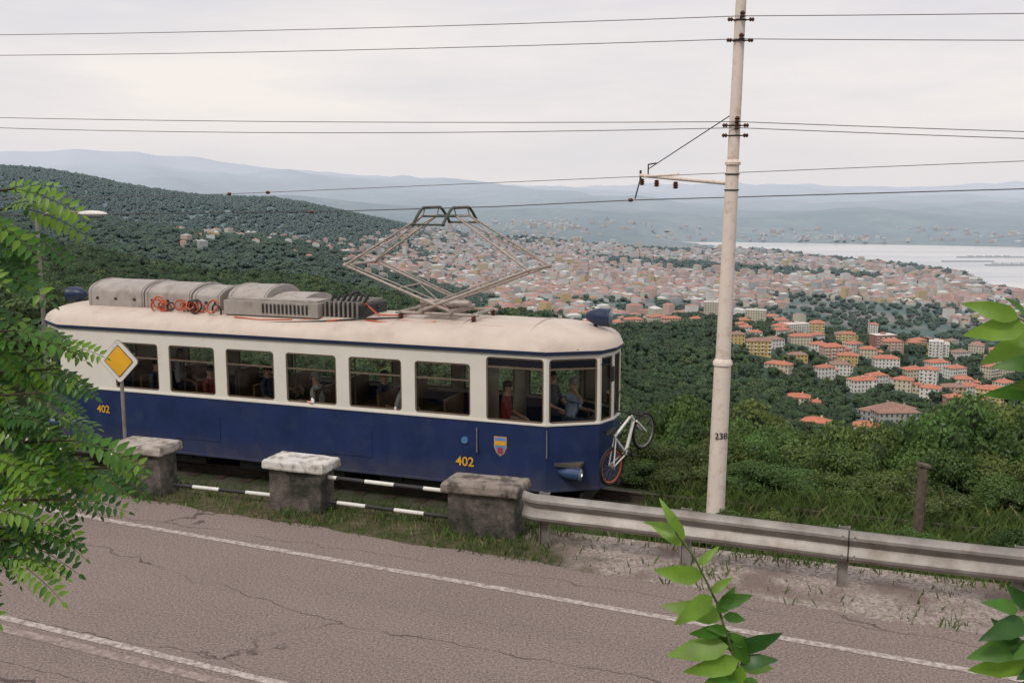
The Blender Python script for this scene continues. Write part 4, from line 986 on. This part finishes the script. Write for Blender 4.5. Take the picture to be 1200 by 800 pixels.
def sprout(name,stem,leaves,r=.005,y0=2.4):
    b=MB(); b.path([Vector(p) for p in stem],r,6,3,r2=r*.4)
    for (bx,bz,tx,tz,mi,wf) in leaves:
        y=y0+random.uniform(-.04,.04); base=Vector((bx,y,bz)); tip=Vector((tx,y+random.uniform(-.05,.05),tz)); L_=(tip-base).length
        nr_=Vector((random.uniform(-.5,.5),-1,random.uniform(-.1,1.1))); ov_leaf(b,base,tip,L_*wf,nr_,mi,random.uniform(.1,.5),random.uniform(.1,.6))
        sp=min((Vector(stem[i]).lerp(Vector(stem[i+1]),k/4) for i in range(len(stem)-1) for k in range(5)),key=lambda q:(q-base).length); b.tube(sp,base,.0018,.0012,5,3)
    return b.obj(name,[M['leafa'],M['leafb'],M['leafc'],M['stem']],smooth=70)
sprout('young_sapling',[(.66,2.4,2.6),(.62,2.4,3.40),(.575,2.4,3.55),(.52,2.4,3.72),(.46,2.4,3.84),(.40,2.4,3.92)],[
(.43,3.87,.355,3.915,1,.32),(.44,3.87,.38,3.975,1,.26),(.41,3.91,.335,3.955,1,.28),(.484,3.79,.363,3.795,1,.45),(.512,3.73,.41,3.675,1,.45),(.52,3.72,.60,3.755,0,.45),(.545,3.665,.39,3.70,1,.38),(.556,3.63,.615,3.54,0,.5),
(.55,3.61,.395,3.575,1,.42),(.578,3.58,.69,3.635,2,.42),(.59,3.54,.49,3.51,0,.5),(.59,3.54,.68,3.57,2,.45),(.54,3.68,.60,3.67,0,.5),(.57,3.59,.51,3.63,2,.5),(.585,3.56,.56,3.48,1,.5),(.52,3.70,.56,3.77,0,.45),(.60,3.5,.66,3.46,0,.5),(.60,3.5,.52,3.45,1,.5),
(.50,3.76,.55,3.80,1,.4),(.47,3.82,.52,3.87,1,.35),(.56,3.63,.47,3.60,2,.5),(.57,3.60,.63,3.60,0,.5),(.55,3.64,.50,3.67,0,.5),(.59,3.52,.56,3.44,0,.5),
(.58,3.57,.44,3.54,1,.4),(.60,3.52,.70,3.51,1,.4),(.60,3.49,.45,3.46,0,.45),(.54,3.66,.45,3.64,0,.45)])
sprout('young_sapling',[(1.6,2.4,2.4),(1.56,2.4,3.6),(1.46,2.4,4.2),(1.30,2.4,4.42),(1.22,2.4,4.45)],[
(1.22,4.45,1.10,4.485,1,.38),(1.24,4.43,1.11,4.405,1,.45),(1.31,4.40,1.175,4.325,1,.45),(1.33,4.41,1.25,4.46,0,.4),(1.35,4.33,1.18,4.345,0,.38),(1.38,4.30,1.24,4.27,1,.4),(1.38,4.25,1.26,4.20,0,.45),(1.36,4.38,1.28,4.35,1,.5),(1.42,4.2,1.30,4.14,2,.45),(1.26,4.45,1.20,4.50,0,.35),
(1.3,4.42,1.22,4.38,0,.4),(1.36,4.36,1.28,4.41,1,.45),(1.40,4.28,1.20,4.24,0,.35),(1.40,4.22,1.27,4.24,1,.5)])
sprout('young_sapling',[(1.55,2.4,2.4),(1.5,2.4,3.3),(1.38,2.4,3.60),(1.31,2.4,3.70)],[
(1.32,3.66,1.19,3.64,2,.45),(1.29,3.70,1.20,3.73,0,.45),(1.33,3.60,1.18,3.56,0,.45),(1.34,3.56,1.20,3.50,1,.45),(1.33,3.70,1.26,3.76,2,.5),(1.38,3.64,1.27,3.67,1,.45),(1.38,3.58,1.28,3.60,2,.5),(1.40,3.52,1.28,3.46,0,.5),(1.30,3.60,1.24,3.66,2,.5),(1.34,3.62,1.26,3.60,0,.5),(1.36,3.54,1.29,3.52,2,.5)])
# ------------------------------------------------------------ world, sun, camera
w=bpy.data.worlds.new('World'); S.world=w; w.use_nodes=True; nt=w.node_tree; nt.nodes.clear()
o=nt.nodes.new('ShaderNodeOutputWorld'); sk=nt.nodes.new('ShaderNodeTexSky'); sk.sky_type='NISHITA'; sk.sun_disc=False; sk.sun_elevation=rad(50); sk.sun_rotation=rad(215); sk.dust_density=4
b1=nt.nodes.new('ShaderNodeBackground'); b1.inputs[1].default_value=.10; nt.links.new(sk.outputs[0],b1.inputs[0])
tc=nt.nodes.new('ShaderNodeTexCoord'); mp=nt.nodes.new('ShaderNodeMapping'); mp.inputs['Scale'].default_value=(1.2,1.2,6); nt.links.new(tc.outputs['Generated'],mp.inputs[0])
n1=nnoise(nt,mp.outputs[0],1.6,7,.6)
cl=ramp_mix(nt,nrange(nt,n1,.36,.66),(.79,.77,.81),(1.0,.93,.885))
sz=nt.nodes.new('ShaderNodeSeparateXYZ'); nt.links.new(tc.outputs['Generated'],sz.inputs[0])
cl=ramp_mix(nt,nrange(nt,sz.outputs[2],0,.09,.75,0),cl,(.86,.83,.84))
b2=nt.nodes.new('ShaderNodeBackground'); b2.inputs[1].default_value=1.; nt.links.new(cl,b2.inputs[0])
mx=nt.nodes.new('ShaderNodeMixShader'); mx.inputs[0].default_value=.9; nt.links.new(b1.outputs[0],mx.inputs[1]); nt.links.new(b2.outputs[0],mx.inputs[2]); nt.links.new(mx.outputs[0],o.inputs[0])
sl=bpy.data.lights.new('sun','SUN'); sl.energy=1.5; sl.angle=rad(10); sl.color=(1,.92,.83); so=bpy.data.objects.new('sun',sl); S.collection.objects.link(so)
el=rad(50); az=rad(215); dv=Vector((math.sin(az)*math.cos(el),math.cos(az)*math.cos(el),math.sin(el))); so.rotation_euler=dv.to_track_quat('Z','Y').to_euler()
c=bpy.data.cameras.new('camera'); c.lens=35; c.sensor_width=36; c.clip_start=.1; c.clip_end=60000; co=bpy.data.objects.new('camera',c); S.collection.objects.link(co)
co.location=(0,0,4.75); co.rotation_euler=(rad(90-8.53),0,0); S.camera=co
S.view_settings.view_transform='Standard'; S.view_settings.look='None'; S.view_settings.exposure=0
